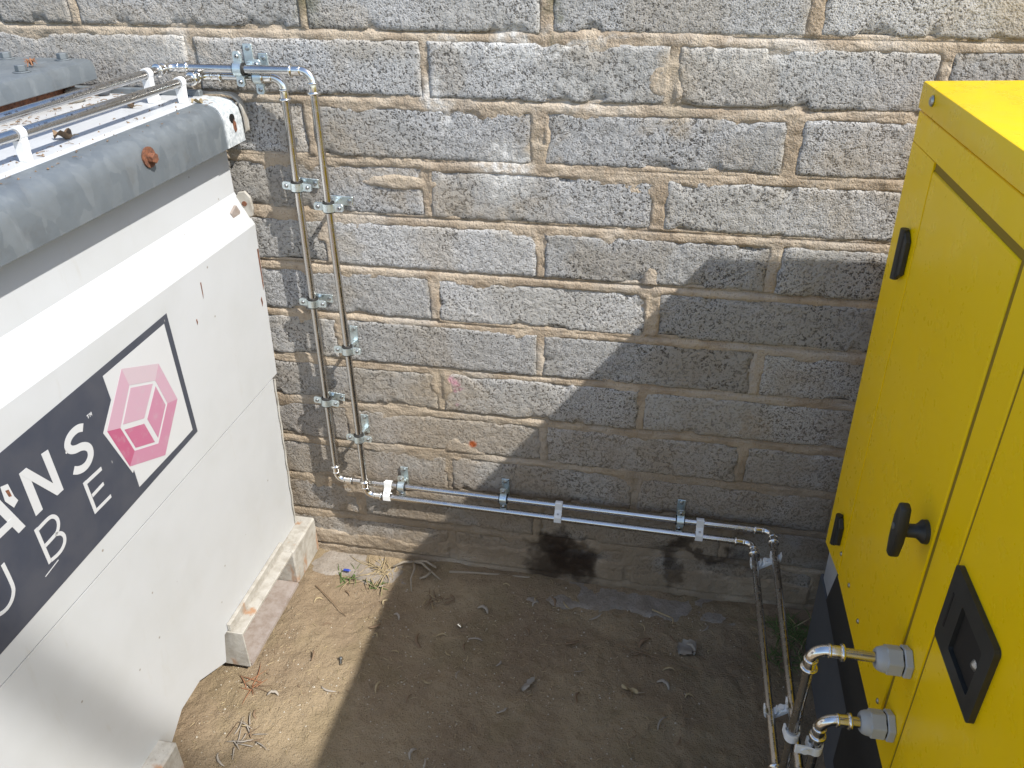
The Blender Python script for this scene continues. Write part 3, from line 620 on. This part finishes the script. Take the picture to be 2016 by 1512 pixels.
# ------------------------------------------------------------------ stainless pipe runs
PR = .0076; RB = .020; SK = .022
def bead(mb, p, d, r0, r1, L=.006):
    ts = [(-.5, r0), (-.3, r1*.97), (0, r1), (.3, r1*.97), (.5, r0)]
    mb.sweep([p+d*(t_*L) for t_, _ in ts], [r for _, r in ts], 18)
def glyphs(pipe, p0, p1, side, s0, s1, skip=.16):
    d = (p1-p0).normalized(); L = (p1-p0).length; up = (side-d*side.dot(d)).normalized(); w = d.cross(up)
    mb = MB(); s = s0*L; rr = PR+.00025
    def pt(a, h):
        an = h/PR; return p0+d*a+(up*math.cos(an)+w*math.sin(an))*rr
    while s < s1*L-.004:
        if random.random() < skip: s += random.uniform(.004, .018); continue
        gw = random.uniform(.0012, .0020); hh = .0013
        for st in random.sample(range(4), random.choice((2, 2, 3))):
            if st == 0: q = [(s, -hh), (s+.0005, -hh), (s+.0005, hh), (s, hh)]
            elif st == 1: q = [(s, hh-.0005), (s+gw, hh-.0005), (s+gw, hh), (s, hh)]
            elif st == 2: q = [(s, -.0002), (s+gw, -.0002), (s+gw, .0003), (s, .0003)]
            else: q = [(s+gw-.0005, -hh), (s+gw, -hh), (s+gw, hh), (s+gw-.0005, hh)]
            mb.add([pt(*a) for a in q], [(0, 1, 2, 3)])
        s += gw+.0008
    if mb.v:
        o = mb.build('printed_marking', M_ink, pipe); o['kind'] = 'stuff'
def run(name, label_, pts, prints):
    e_ = tag(empty(name, pts[0]), label_, 'pipe', 'stainless pipe runs'); off = Vector(pts[0]); P = [Vector(p)-off for p in pts]
    n = len(P)
    for i in range(n-1):
        d = (P[i+1]-P[i]).normalized(); a = P[i]+d*(RB+.004 if i > 0 else 0); b = P[i+1]-d*(RB+.004 if i < n-2 else 0)
        pp = MB().sweep([a, b], PR, 20).build('pipe', M_steel, e_, smooth=True)
        for (j, side, s0, s1) in prints:
            if j == i: glyphs(pp, P[i], P[i+1], Vector(side), s0, s1, .45 if i == 0 else .16)
    for i in range(1, n-1):
        a = (P[i]-P[i-1]).normalized(); b = (P[i+1]-P[i]).normalized(); c0 = P[i]-a*RB
        arc = [P[i]-a*(RB+SK), P[i]-a*(RB+.003)]; rad = [PR+.0016, PR+.0016]
        bn = (b-a*a.dot(b)).normalized()
        for q in range(0, 9):
            th = math.radians(90)*q/8; arc.append(c0+a*(RB*math.sin(th))+bn*(RB*(1-math.cos(th)))); rad.append(PR+.0008)
        arc += [P[i]+b*(RB+.003), P[i]+b*(RB+SK)]; rad += [PR+.0016, PR+.0016]
        el = MB().sweep(arc, rad, 20).build('elbow', M_fit, e_, smooth=True)
        for s_, dd, base in ((-1, a, P[i]), (1, b, P[i])):
            for k_, r_ in ((SK-.003, .0125), (.0015, .0104)):
                c_ = MB(); bead(c_, base+dd*(s_*(RB+k_)), dd, PR+.0010, r_, .007 if k_ > .01 else .005); c_.build('collar', M_fit, el, smooth='all')
    return e_
R1 = [(-.730, -1.30, 1.236), (-.709, -.047, 1.245), (-.424, -.047, 1.245), (-.4205, -.047, .260), (.508, -.047, .248), (.5035, -.652, .250), (.498, -.652, .588), (.630, -.652, .588)]
R2 = [(-.672, -1.30, 1.236), (-.653, -.031, 1.229), (-.490, -.031, 1.229), (-.500, -.031, .2855), (.548, -.031, .2755), (.536, -.668, .272), (.531, -.668, .462), (.632, -.662, .462)]
UPC = (0.1, -.75, .65)
run('steel_pipe', 'stainless pipe run ending at the upper grey gland, lower of the two along the wall', R1, [(0, (.6, -.3, .5), .1, .96), (1, (0, -.3, 1), .1, .9), (4, (0, -.45, .9), .02, .97), (5, (-.3, 0, 1), .1, .9)])
run('steel_pipe', 'stainless pipe run ending at the lower grey gland, upper of the two along the wall', R2, [(0, (.6, -.3, .5), .1, .96), (4, (0, -.45, .9), .04, .97), (5, (-.3, 0, 1), .1, .95)])

# ------------------------------------------------------------------ wall brackets
def ring(mb, r0, r1, a, b, n=24):
    v = []
    for k in range(n):
        an = 2*math.pi*k/n; c_, s_ = math.cos(an), math.sin(an)
        v += [(r1*c_, r1*s_, a), (r1*c_, r1*s_, b), (r0*c_, r0*s_, b), (r0*c_, r0*s_, a)]
    f = []
    for k in range(n):
        i = 4*k; j = 4*((k+1) % n)
        f += [(i, j, j+1, i+1), (i+1, j+1, j+2, i+2), (i+2, j+2, j+3, i+3), (i+3, j+3, j, i)]
    return mb.add(v, f)
def bracket(pos, axis_, h, plate, label_, tilt=0., earturn=0.):
    # local frame: z along the pipe, +y into the wall
    rot = (0, 0, 0) if axis_ == 'z' else (0, math.radians(90), 0)
    e_ = tag(empty('pipe_bracket', pos, (0, tilt, 0) if axis_ == 'z' else (0, math.radians(90)+tilt, 0)), label_, 'bracket', 'wall brackets of the pipes')
    W = .0080
    ring(MB(), .0077, .0118, -.0105, .0105).build('rubber_liner', M_black, e_, smooth=True)
    cl = ring(MB(), .0112, .0134, -W, W).build('clamp_band', M_zinc, e_, smooth=True)
    for s_ in (-1, 1):
        x0, x1 = sorted((s_*.0125, s_*.0310))
        MB().prism([(x0, -W), (x1-(.003 if s_ > 0 else 0), -W), (x1, -W+.003), (x1, W-.003), (x1-(.003 if s_ > 0 else 0), W), (x0, W)] if s_ > 0 else [(x0+.003, -W), (x1, -W), (x1, W), (x0+.003, W), (x0, W-.003), (x0, -W+.003)], 'y', -.0030, .0022).build('ear', M_zinc, e_, bevel=.0004)
        MB().sweep([(s_*.0225, -.003, 0), (s_*.0225, -.0050, 0), (s_*.0225, -.0062, 0)], [.0042, .0042, .0030], 12).sweep([(s_*.0225, -.0062, 0), (s_*.0225, -.0063, 0)], .0014, 6, 1).build('screw', [M_screw, M_dark], e_, smooth=True)
    MB().sweep([(0, .0125, 0), (0, h-.002, 0)], .0042, 10).build('stud', M_zinc, e_, smooth=True)
    MB().sweep([(0, h-.0105, 0), (0, h-.0035, 0)], .0078, 6).build('nut', M_zinc, e_)
    if plate == 'h': a, b_, c_, d_ = -.016, .034, -.0095, .0095     # long side across the pipe
    elif plate == 'v': a, b_, c_, d_ = -.0095, .0095, -.014, .038   # long side up the pipe
    elif plate == 'u': a, b_, c_, d_ = -.038, .014, -.0095, .0095
    wp_ = MB().box((a, h-.0042, c_), (b_, h-.0012, d_)).build('wall_plate', M_zinc, e_, bevel=.0008)
    for q in ((b_-.008, 0), (a+.007, 0)) if plate == 'h' else (((0, d_-.008), (0, c_+.006)) if plate == 'v' else ((a+.008, 0), (b_-.006, 0))):
        MB().sweep([(q[0], h-.0042, q[1]), (q[0], h-.0058, q[1]), (q[0], h-.0066, q[1])], [.0046, .0044, .0026], 12).build('plate_screw', M_screw, wp_, smooth=True)
    return e_
def xl(z): return -.490-.010*(1.229-z)/.944
def xr(z): return -.424+.0035*(1.245-z)/.985
bracket((xl(1.0225), -.031, 1.0225), 'z', .031, 'h', 'topmost zinc bracket clamped on the left vertical pipe', .05)
bracket((xl(.766), -.031, .766), 'z', .031, 'h', 'middle zinc bracket clamped on the left vertical pipe', .04)
bracket((xl(.512), -.031, .512), 'z', .031, 'h', 'lowest zinc bracket clamped on the left vertical pipe', .12)
bracket((xr(.989), -.047, .989), 'z', .047, 'h', 'topmost zinc bracket clamped on the right vertical pipe', .03)
bracket((xr(.664), -.047, .664), 'z', .047, 'v', 'middle zinc bracket clamped on the right vertical pipe', .02)
bracket((xr(.428), -.047, .428), 'z', .047, 'v', 'lowest zinc bracket clamped on the right vertical pipe, just above the elbow', .02)
zr2 = lambda x: .2855-.010*(x+.5)/1.048
bracket((-.333, -.031, zr2(-.333)), 'x', .031, 'u', 'zinc bracket on the wall pipe beside the leftmost white clip', .0)
bracket((-.078, -.031, zr2(-.078)), 'x', .031, 'u', 'zinc bracket on the wall pipe midway along, left of the middle white clip')
bracket((.341, -.031, zr2(.341)), 'x', .031, 'u', 'zinc bracket on the wall pipe nearest the yellow cabinet')
bracket((-.566, -.047, 1.245), 'x', .047, 'u', 'zinc bracket at the top holding the rear pipe over the tank corner')
bracket((-.537, -.031, 1.229), 'x', .031, 'u', 'zinc bracket at the top behind the front pipe beside the tank corner')

# ------------------------------------------------------------------ white plastic pipe clips
def csec(mb, cx_, cy_, r0, r1, a0, a1, w0, w1, ax, n=14):
    # arc band between angles, extruded along ax
    o_ = [(cx_+r1*math.cos(a0+(a1-a0)*i/n), cy_+r1*math.sin(a0+(a1-a0)*i/n)) for i in range(n+1)]
    i_ = [(cx_+r0*math.cos(a0+(a1-a0)*i/n), cy_+r0*math.sin(a0+(a1-a0)*i/n)) for i in range(n+1)]
    for k in range(n): mb.prism([o_[k], o_[k+1], i_[k+1], i_[k]], ax, w0, w1)
def twin_h(x, label_):
    # holds the two pipes that run along the wall; profile in (y,z)
    zA = .260-.012*(x+.4205)/.9285; zB = zr2(x); A_ = (-.047, zA); B_ = (-.031, zB)
    e_ = tag(empty('pipe_clip', (x, -.04, (zA+zB)/2)), label_, 'pipe clip', 'white plastic twin pipe clips')
    off = Vector((x, -.04, (zA+zB)/2)); w = .0085
    fy = lambda p: (p[0]+.04, p[1]-off.z)
    a, b_ = fy(A_), fy(B_); R = math.radians
    m1 = MB(); csec(m1, a[0], a[1], .0079, .0108, R(150), R(390), -w, w, 'x'); m1.build('saddle', M_clip, e_)
    m2 = MB(); csec(m2, b_[0], b_[1], .0079, .0108, R(30), R(300), -w, w, 'x'); m2.build('saddle', M_clip, e_)
    q = MB().prism([(b_[0]-.0085, b_[1]+.016), (b_[0]-.012, b_[1]+.014), (b_[0]-.0130, b_[1]-.004), (a[0]-.0115, a[1]+.010), (a[0]-.0125, a[1]-.004), (a[0]-.0105, a[1]-.004), (a[0]-.0085, a[1]+.009), (b_[0]-.0095, b_[1]-.004)], 'x', -w, w); wb = q.build('web', M_clip, e_, bevel=.0006)
    MB().sweep([(0, (a[0]+b_[0])/2-.0125, (a[1]+b_[1])/2+.004), (0, (a[0]+b_[0])/2-.0150, (a[1]+b_[1])/2+.003)], .0026, 10).build('boss', M_gland, wb)
    return e_
twin_h(-.366, 'white twin pipe clip at the left end beside the lower elbows')
twin_h(.057, 'white twin pipe clip in the middle of the pipes along the wall')
twin_h(.386, 'white twin pipe clip on the wall pipes nearest the yellow cabinet')
def twin_y(y, label_):
    # under the two pipes that run out from the wall; profile in (x,z), open upwards
    t_ = (y+.04)/-.61; a = (.508-.0045*t_, .249); b_ = (.548-.012*t_, .2745); o0 = ((a[0]+b_[0])/2, (a[1]+b_[1])/2); w = .0075; R = math.radians
    e_ = tag(empty('pipe_clip', (o0[0], y, o0[1])), label_, 'pipe clip', 'white plastic twin pipe clips')
    for p in (a, b_):
        m1 = MB(); q = (p[0]-o0[0], p[1]-o0[1]); csec(m1, q[0], q[1], .0079, .0108, R(150), R(390), -w, w, 'y')
        for s_ in (-1, 1): m1.prism([(q[0]+s_*.0085, q[1]), (q[0]+s_*.0112, q[1]), (q[0]+s_*.0122, q[1]+.013), (q[0]+s_*.0098, q[1]+.014)], 'y', -w*.8, w*.8)
        m1.build('saddle', M_clip, e_)
    A_ = (a[0]-o0[0], a[1]-o0[1]); B_ = (b_[0]-o0[0], b_[1]-o0[1])
    MB().prism([(A_[0]+.007, A_[1]-.010), (B_[0]-.004, B_[1]-.012), (B_[0]-.004, B_[1]-.006), (0, .001), (A_[0]+.009, A_[1]-.004)], 'y', -w, w).build('web', M_clip, e_, bevel=.0006)
    MB().sweep([(0, 0, -.006), (0, 0, .006)], .0055, 12).build('boss', M_clip, e_)
    return e_
twin_y(-.118, 'white twin pipe clip on the pipes leaving the wall, farther from the camera'); twin_y(-.500, 'white twin pipe clip low on the floor pipes, nearer the camera')
def twin_riser(z, label_):
    t1 = (z-.25)/.338; a = (.5035-.0055*t1, -.652); b_ = (.5335, -.668); o0 = ((a[0]+b_[0])/2, (a[1]+b_[1])/2); w = .0085; R = math.radians
    e_ = tag(empty('pipe_clip', (o0[0], o0[1], z)), label_, 'pipe clip', 'white plastic twin pipe clips')
    for p in (a, b_):
        q = (p[0]-o0[0], p[1]-o0[1]); m1 = MB(); csec(m1, q[0], q[1], .0079, .0108, R(-30-180), R(30), -w, w, 'z'); 
        for s_ in (-1, 1): m1.prism([(q[0]+s_*.0080, q[1]), (q[0]+s_*.0108, q[1]), (q[0]+s_*.0122, q[1]+.012), (q[0]+s_*.0095, q[1]+.012)], 'z', -w, w)
        m1.build('saddle', M_clip, e_)
    MB().box((a[0]-o0[0]+.002, -.0175, -w), (b_[0]-o0[0]-.002, -.0135, w)).build('web', M_clip, e_, bevel=.0008)
    MB().sweep([(0, -.0172, 0), (0, -.0200, 0)], .006, 14).build('boss', M_clip, e_)
twin_riser(.395, 'white twin pipe clip around the two risers at the cabinet')
def tank_clip(run_, y, label_):
    p0, p1 = Vector(run_[0]), Vector(run_[1]); t_ = (y-p0.y)/(p1.y-p0.y); c_ = p0+(p1-p0)*t_; R = math.radians
    e_ = tag(empty('pipe_clip', (c_.x, y, top_z(c_.x))), label_, 'pipe clip', 'white clips on the tank top'); zc = c_.z-top_z(c_.x); w = .0062
    m1 = MB(); csec(m1, 0, zc, .0078, .0100, R(-60), R(240), -w, w, 'y', 18); m1.build('saddle', M_clip, e_)
    MB().prism([(-.0065, 0), (.0065, 0), (.0088, zc-.005), (.0065, zc-.008), (-.0065, zc-.008), (-.0088, zc-.005)], 'y', -w, w).build('foot', M_clip, e_, bevel=.0008)
tank_clip(R2, -.515, 'white clip on the nearer tank top pipe at the left edge of the picture')
tank_clip(R2, -.110, 'white clip on the nearer tank top pipe close to the wall')
tank_clip(R1, -.120, 'white clip on the farther tank top pipe close to the wall')

# ------------------------------------------------------------------ litter, weeds and small finds
def ribbon(pts, w, m, name, thick=.25, parent=None):
    n = len(pts); rad = [max(.0003, w*math.sin(math.pi*(.08+.84*i/(n-1)))**.7) for i in range(n)]
    return MB().sweep(pts, rad, 6, flat=thick).build(name, m, parent, smooth='all')
def curl_pts(L, bend, lift, n=9):
    p = Vector((0, 0, 0)); a = random.uniform(-.4, .4); out_ = []
    for i in range(n):
        out_.append((p.x, p.y, .002+lift*math.sin(math.pi*i/(n-1))*random.uniform(.7, 1.2))); a += bend/n*random.uniform(.4, 1.6); p = p+Vector((math.cos(a), math.sin(a), 0))*(L/n)
    return out_
protos = []
for i in range(6):
    o = ribbon(curl_pts(random.uniform(.025, .045), random.uniform(-3.2, 3.2), random.uniform(.003, .008)), random.uniform(.0022, .0040), (M_dead, M_straw, M_greyleaf)[i % 3], 'dry_leaf', .35); protos.append(o)
spots = [(-.375, -.237), (-.299, -.294), (-.569, -.609), (.346, -.13), (-.345, -.26), (-.31, -.20), (-.25, -.235), (-.53, -.54), (-.545, -.58), (-.46, -.14), (-.52, -.17), (-.40, -.10), (.30, -.145), (.27, -.105), (.42, -.105), (.26, -.20), (-.06, -.05), (.02, -.085), (.06, -.088), (.10, -.09), (.15, -.115), (-.19, -.12), (-.24, -.125), (-.1, -.14), (.1, -.2), (.33, -.235), (.34, -.36), (.36, -.42), (-.2, -.36), (-.02, -.41), (.15, -.33), (-.12, -.27), (-.42, -.42), (-.47, -.36), (.40, -.29), (-.505, -.46), (-.54, -.50)]
for i in range(26): spots.append((random.uniform(-.5, .45), -.04-.6*random.random()))
LT = 'small curled dead leaf lying on the bare earth'
for i, (x, y) in enumerate(spots):
    o = protos[i] if i < 6 else copy_tree(protos[i % 6]); o.location = (x, y, gz(x, y)+.001); o.rotation_euler = (random.uniform(-.2, .2), random.uniform(-.2, .2), random.uniform(0, 6.28)); s_ = random.uniform(.7, 1.25); o.scale = (s_, s_, s_)
    tag(o, LT, 'leaf', 'curled dead leaves on the earth')
def leaf_blade(name, label_, pos, L, W, m, rz=0., curl=.3):
    mb = MB(); nu, nv = 9, 5; V_ = []
    for i in range(nu):
        t_ = i/(nu-1); hw = W*math.sin(math.pi*min(1, .06+.92*t_))**.8*(1+.22*math.sin(t_*23))
        for j in range(nv):
            s_ = j/(nv-1)*2-1; V_.append((L*(t_-.5), hw*s_, .004+curl*W*(s_*s_)+.004*math.sin(t_*7+s_*2)))
    F_ = [(i*nv+j, i*nv+j+1, (i+1)*nv+j+1, (i+1)*nv+j) for i in range(nu-1) for j in range(nv-1)]
    N_ = len(V_); mb.add(V_+[(a, b_, c_-.0007) for a, b_, c_ in V_], F_+[tuple(N_+q for q in f_[::-1]) for f_ in F_])
    o = mb.build(name, m, None, smooth='all'); st = MB().sweep([(L*.45, 0, .004), (L*.6, .003, .006), (L*.78, .010, .004)], [.0012, .0010, .0007], 6).build('stalk', M_twig, o)
    o.location = (pos[0], pos[1], gz(*pos)+.001); o.rotation_euler = (0, 0, rz); return tag(o, label_, 'leaf')
leaf_blade('dead_leaf', 'large crumpled grey dead leaf on the shaded earth', (.385, -.163), .052, .021, M_greyleaf, .7, .35)
leaf_blade('dead_leaf', 'pale pointed dead leaf in the middle of the shaded earth', (.034, -.327), .042, .0075, M_greyleaf, 1.0, .3)
leaf_blade('dead_leaf', 'narrow tan dead leaf on the shaded earth near the floor pipes', (.259, -.302), .040, .006, M_straw, -.35, .3)
leaf_blade('dead_leaf', 'brown curled dead leaf lying on the white tank top', (-.688, -.392), .026, .009, M_dead, .5, .9).location = (-.690, -.395, top_z(-.69))
o = leaf_blade('dead_leaf', 'dark wet dead leaf on the tank top beside the white peg', (-.733, -.160), .030, .010, M_dead, -.4, .8); o.location = (-.728, -.165, 1.1940)
o = leaf_blade('dead_leaf', 'small tan dead leaf on the galvanised rail corner', (-.64, -.09), .022, .0035, M_straw, .1, .3); o.location = (-.633, -.100, 1.192)
tag(MB().prism([(-.012, 0), (.012, 0), (.009, .018), (.003, .026), (-.009, .020)], 'y', -.008, .008).build('peg', M_clip, None, bevel=.002), 'broken white plastic peg standing on the tank top', 'peg').location = (-.722, -.100, 1.1940)
for (x, y, c_, lab, s_) in [(-.900, -.100, M_rust, 'rusty brown nut among the dirt by the cover angle', .014), (-.858, -.135, M_pebble, 'white flat pebble on the tank top behind the pipes', .020), (-.846, -.070, M_base, 'dark stone on the tank top near the end of the cover angle', .014)]:
    bm_ = bmesh.new(); bmesh.ops.create_icosphere(bm_, subdivisions=3, radius=s_)
    for v in bm_.verts: v.co *= 1+.25*(float(vnoise(np.array([v.co.x*120+5]), np.array([v.co.y*120+v.co.z*90]), 3)[0])-.5); v.co.z *= .7
    me = bpy.data.meshes.new('pebble'); bm_.to_mesh(me); bm_.free(); me.materials.append(c_); me.polygons.foreach_set('use_smooth', [True]*len(me.polygons))
    tag(link('pebble', me, None, (x, y, 1.1940+s_*.6)), lab, 'stone')
t_ = MB()
for i in range(26):
    a = random.uniform(0, 6.28); r_ = .010; t_.sweep([(0, 0, .004), (r_*.5*math.cos(a), r_*.5*math.sin(a), .008+random.uniform(0, .006)), (r_*math.cos(a), r_*math.sin(a), random.uniform(.002, .016))], [.0012, .0010, .0004], 5)
tag(t_.build('dry_flower', M_orange, None), 'tan dried flower head on the galvanised cover angle', 'flower').location = (-.885, -.188, 1.2625)
mb = MB(); P_ = []
tag(MB().sweep([(x, y, z) for x, y, z in [(-.225, -.028, .014), (-.16, -.022, .016), (-.09, -.016, .015), (-.005, -.010, .013)]], [.0032, .0030, .0026, .0022], 8).build('stick', M_twig, None, smooth=True), 'straight pale stick lying along the foot of the wall', 'stick')
tag(MB().sweep([(.300, -.062, .010), (.345, -.078, .009)], [.0022, .0018], 8).build('stick', M_straw, None), 'short straw stalk by the wall under the right pipes', 'stick')
tag(MB().sweep([(-.555, -.13, .008), (-.50, -.17, .010), (-.44, -.215, .006)], [.0012, .0012, .0008], 6).build('stick', M_dead, None), 'thin brown twig on the sunlit earth by the tank foot', 'stick')
tag(MB().sweep([(.19, -.165, .006), (.27, -.195, .007), (.37, -.215, .005), (.50, -.225, .006)], [.0010, .0011, .0010, .0008], 6).build('stick', M_dead, None), 'long dark root on the shaded earth beside the grey leaf', 'stick')
# dead root crown by the wall
rt = tag(empty('dead_root', (-.325, -.018, .012)), 'pale dead plant root splayed at the foot of the wall', 'root')
for pts in [[(0, 0, .010), (.025, -.006, .016), (.055, -.026, .010), (.085, -.045, .004)], [(0, 0, .008), (.012, -.03, .016), (.010, -.06, .010), (.022, -.095, .002)], [(.005, 0, .012), (.035, -.002, .020), (.065, -.012, .012)], [(.055, -.026, .01), (.045, -.045, .008), (.03, -.05, .004)], [(0, 0, .01), (-.025, -.006, .012), (-.05, -.02, .004)]]:
    MB().sweep(pts, [.0040, .0034, .0026, .0014][:len(pts)], 8).build('root_branch', M_twig, rt, smooth='all')
def weed(name, label_, pos, n, L, mats, spread=1., green=.5, lie=.5, cat='weed'):
    e_ = tag(empty(name, (pos[0], pos[1], gz(*pos))), label_, cat)
    for gi_ in range(2):
        mb = MB()
        for i in range(n):
            if (i % 10 < green*10) != (gi_ == 0): continue
            a = random.uniform(0, 6.28); l_ = L*random.uniform(.5, 1.1); o0 = Vector((random.gauss(0, .010*spread), random.gauss(0, .006*spread), 0)); d = Vector((math.cos(a), math.sin(a), 0)); pts = []
            el = random.uniform(.1, 1.)*(1-lie)+.12; sb = random.uniform(-1.1, 1.1); sd = Vector((-d.y, d.x, 0)); o0 = o0+Vector((random.gauss(0, .014*spread*lie), random.gauss(0, .010*spread*lie), 0))
            for q in range(6):
                t2 = q/5; pts.append(o0+d*(l_*t2*math.cos(el))+sd*(l_*.45*sb*t2*t2)+Vector((0, 0, max(.002, l_*(math.sin(el)*t2-.55*t2*t2*math.sin(el))+.003))))
            mb.sweep(pts, [.0014, .0016, .0015, .0012, .0008, .0003], 4, flat=.3)
        if mb.v: mb.build('blades', mats[gi_], e_, smooth='all')['kind'] = 'stuff'
    return e_
weed('weed_clump', 'straw coloured dead grass tuft in the sun at the foot of the wall', (-.415, -.042), 46, .060, (M_straw, M_straw), 1.6, .5, .8)
weed('weed_clump', 'green grass sprig lying by the tank foot in the sun', (-.475, -.092), 14, .055, (M_grass, M_straw), 1.2, .7, .75)
weed('weed_clump', 'small dark green grass sprig on the sunlit earth near the shadow edge', (-.405, -.098), 12, .045, (M_grass, M_straw), .8, .6, .75)
weed('grass_tuft', 'green grass tuft in the shade beside the yellow cabinet base', (.628, -.075), 90, .070, (M_grass, M_straw), 2.4, .9, .35, 'grass')
weed('grass_tuft', 'lower green grass tuft under the floor pipes by the cabinet', (.610, -.155), 50, .045, (M_grass, M_straw), 2.0, .9, .4, 'grass')
weed('dead_plant', 'rust brown dead plant lying on the earth by the tank foot', (-.573, -.447), 12, .055, (M_orange, M_dead), .8, .7, .9, 'plant')
weed('dead_plant', 'dark dead weed clump in the shade below the pale root', (-.245, -.120), 14, .035, (M_dead, M_straw), .9, .6, .8, 'plant')
weed('dead_plant', 'grey dead stalks on the earth at the lower left by the tank', (-.525, -.575), 16, .045, (M_greyleaf, M_dead), 1.2, .6, .9, 'plant')
tag(MB().prism([(-.010, -.003), (.006, -.004), (.011, 0), (.004, .004), (-.009, .003)], 'z', 0, .003).build('plastic_scrap', M_blue, None, bevel=.0006), 'blue plastic scrap in the straw by the wall', 'scrap').location = (-.492, -.070, .012)
o = MB().sweep([(-.006, 0, .004), (.006, 0, .004)], .0042, 14).build('metal_cap', M_fit, None, smooth=True, bevel=.0005); tag(o, 'tiny shiny metal cap on the shaded earth', 'cap'); o.location = (-.158, -.190, gz(-.158, -.19)); o.rotation_euler = (0, 0, -.6)
o = MB().sweep([(0, -.009, .004), (0, .006, .004)], .0026, 10).sweep([(0, .006, .004), (0, .010, .004)], .0050, 6).build('screw', M_screw, None, smooth=True); tag(o, 'small steel screw lying on the sunlit earth', 'screw'); o.location = (-.402, -.348, gz(-.402, -.348)); o.rotation_euler = (0, 0, .4)
# uncountable crumbs, straw bits and pebbles
def crumbs(name, n, m, label_, cat, fn):
    mb = MB(); xs = RNG.uniform(-.66, .62, n*2); ys = -RNG.uniform(.01, .82, n*2)**1.0
    keep = fbm(xs*9, ys*9, 91, 3)+RNG.uniform(-.16, .16, n*2) > .5; xs, ys = xs[keep][:n], ys[keep][:n]; zs = ground_z(xs, ys)
    for x, y, z in zip(xs, ys, zs): fn(mb, x, y, z)
    o = mb.build(name, m, None); return tag(o, label_, cat, kind='stuff')
def peb(mb, x, y, z):
    r_ = .0008+.0022*random.random()**3; a = random.uniform(0, 6.28); q = [(x+r_*math.cos(a+k*1.57)*random.uniform(.6, 1.2), y+r_*math.sin(a+k*1.57)*random.uniform(.6, 1.2), z) for k in range(4)]
    mb.add(q+[(x, y, z+r_*.9), (x, y, z-r_)], [(0, 1, 4), (1, 2, 4), (2, 3, 4), (3, 0, 4), (1, 0, 5), (2, 1, 5), (3, 2, 5), (0, 3, 5)])
def straw(mb, x, y, z):
    L = random.uniform(.004, .016); a = random.uniform(0, 6.28); b_ = a+random.uniform(-.8, .8); w = random.uniform(.0004, .0009); p1 = (x+math.cos(a)*L/2, y+math.sin(a)*L/2, z+.002); p2 = (p1[0]+math.cos(b_)*L/2, p1[1]+math.sin(b_)*L/2, z+.001)
    mb.sweep([(x, y, z+.001), p1, p2], [w, w, w*.5], 4)
crumbs('gravel', 1500, M_pebble, 'pale gravel crumbs scattered over the bare earth', 'gravel', peb)
crumbs('straw_bits', 800, M_straw, 'loose straw bits scattered over the bare earth', 'straw', straw)
crumbs('bark_bits', 320, M_dead, 'dark plant crumbs scattered over the bare earth', 'litter', straw)
# dirt and plant crumbs on the tank top
mb = MB()
for i in range(90):
    x, y = random.uniform(-.70, -.605), random.uniform(-.62, -.07); (peb if random.random() < .6 else straw)(mb, x, y, top_z(x))
for i in range(150):
    x, y = random.uniform(-.872, -.76), random.uniform(-.5, -.06); straw(mb, x, y, 1.1940+random.uniform(0, .004))
tag(mb.build('tank_top_litter', M_dead, None), 'brown plant crumbs lying on the tank top beside the pipes', 'litter', kind='stuff')

# ------------------------------------------------------------------ added cable and poles, unseen behind the camera, to shade the tank's lower corner
ol = tag(empty('shadow_caster_line', (6.4, -4.31, 0)), 'thick cable between wooden poles, added unseen behind the camera to shade the tank', 'shadow caster')
MB().sweep([(x, 0, 9.54+.0012*x*x) for x in np.linspace(-13, 13, 14)], .032, 12).build('cable', M_black, ol, smooth='all')  # invented cable, there only for its soft shadow band
for px_ in (-13.05, 13.05):
    MB().sweep([(px_, -.16, -.05), (px_, -.16, 5), (px_, -.16, 10.1)], [.15, .13, .11], 14).build('added_pole', M_twig, ol, smooth=True)
    MB().sweep([(px_, -.06, 9.74), (px_, .03, 9.74)], .05, 10).build('added_insulator', M_gland, ol)
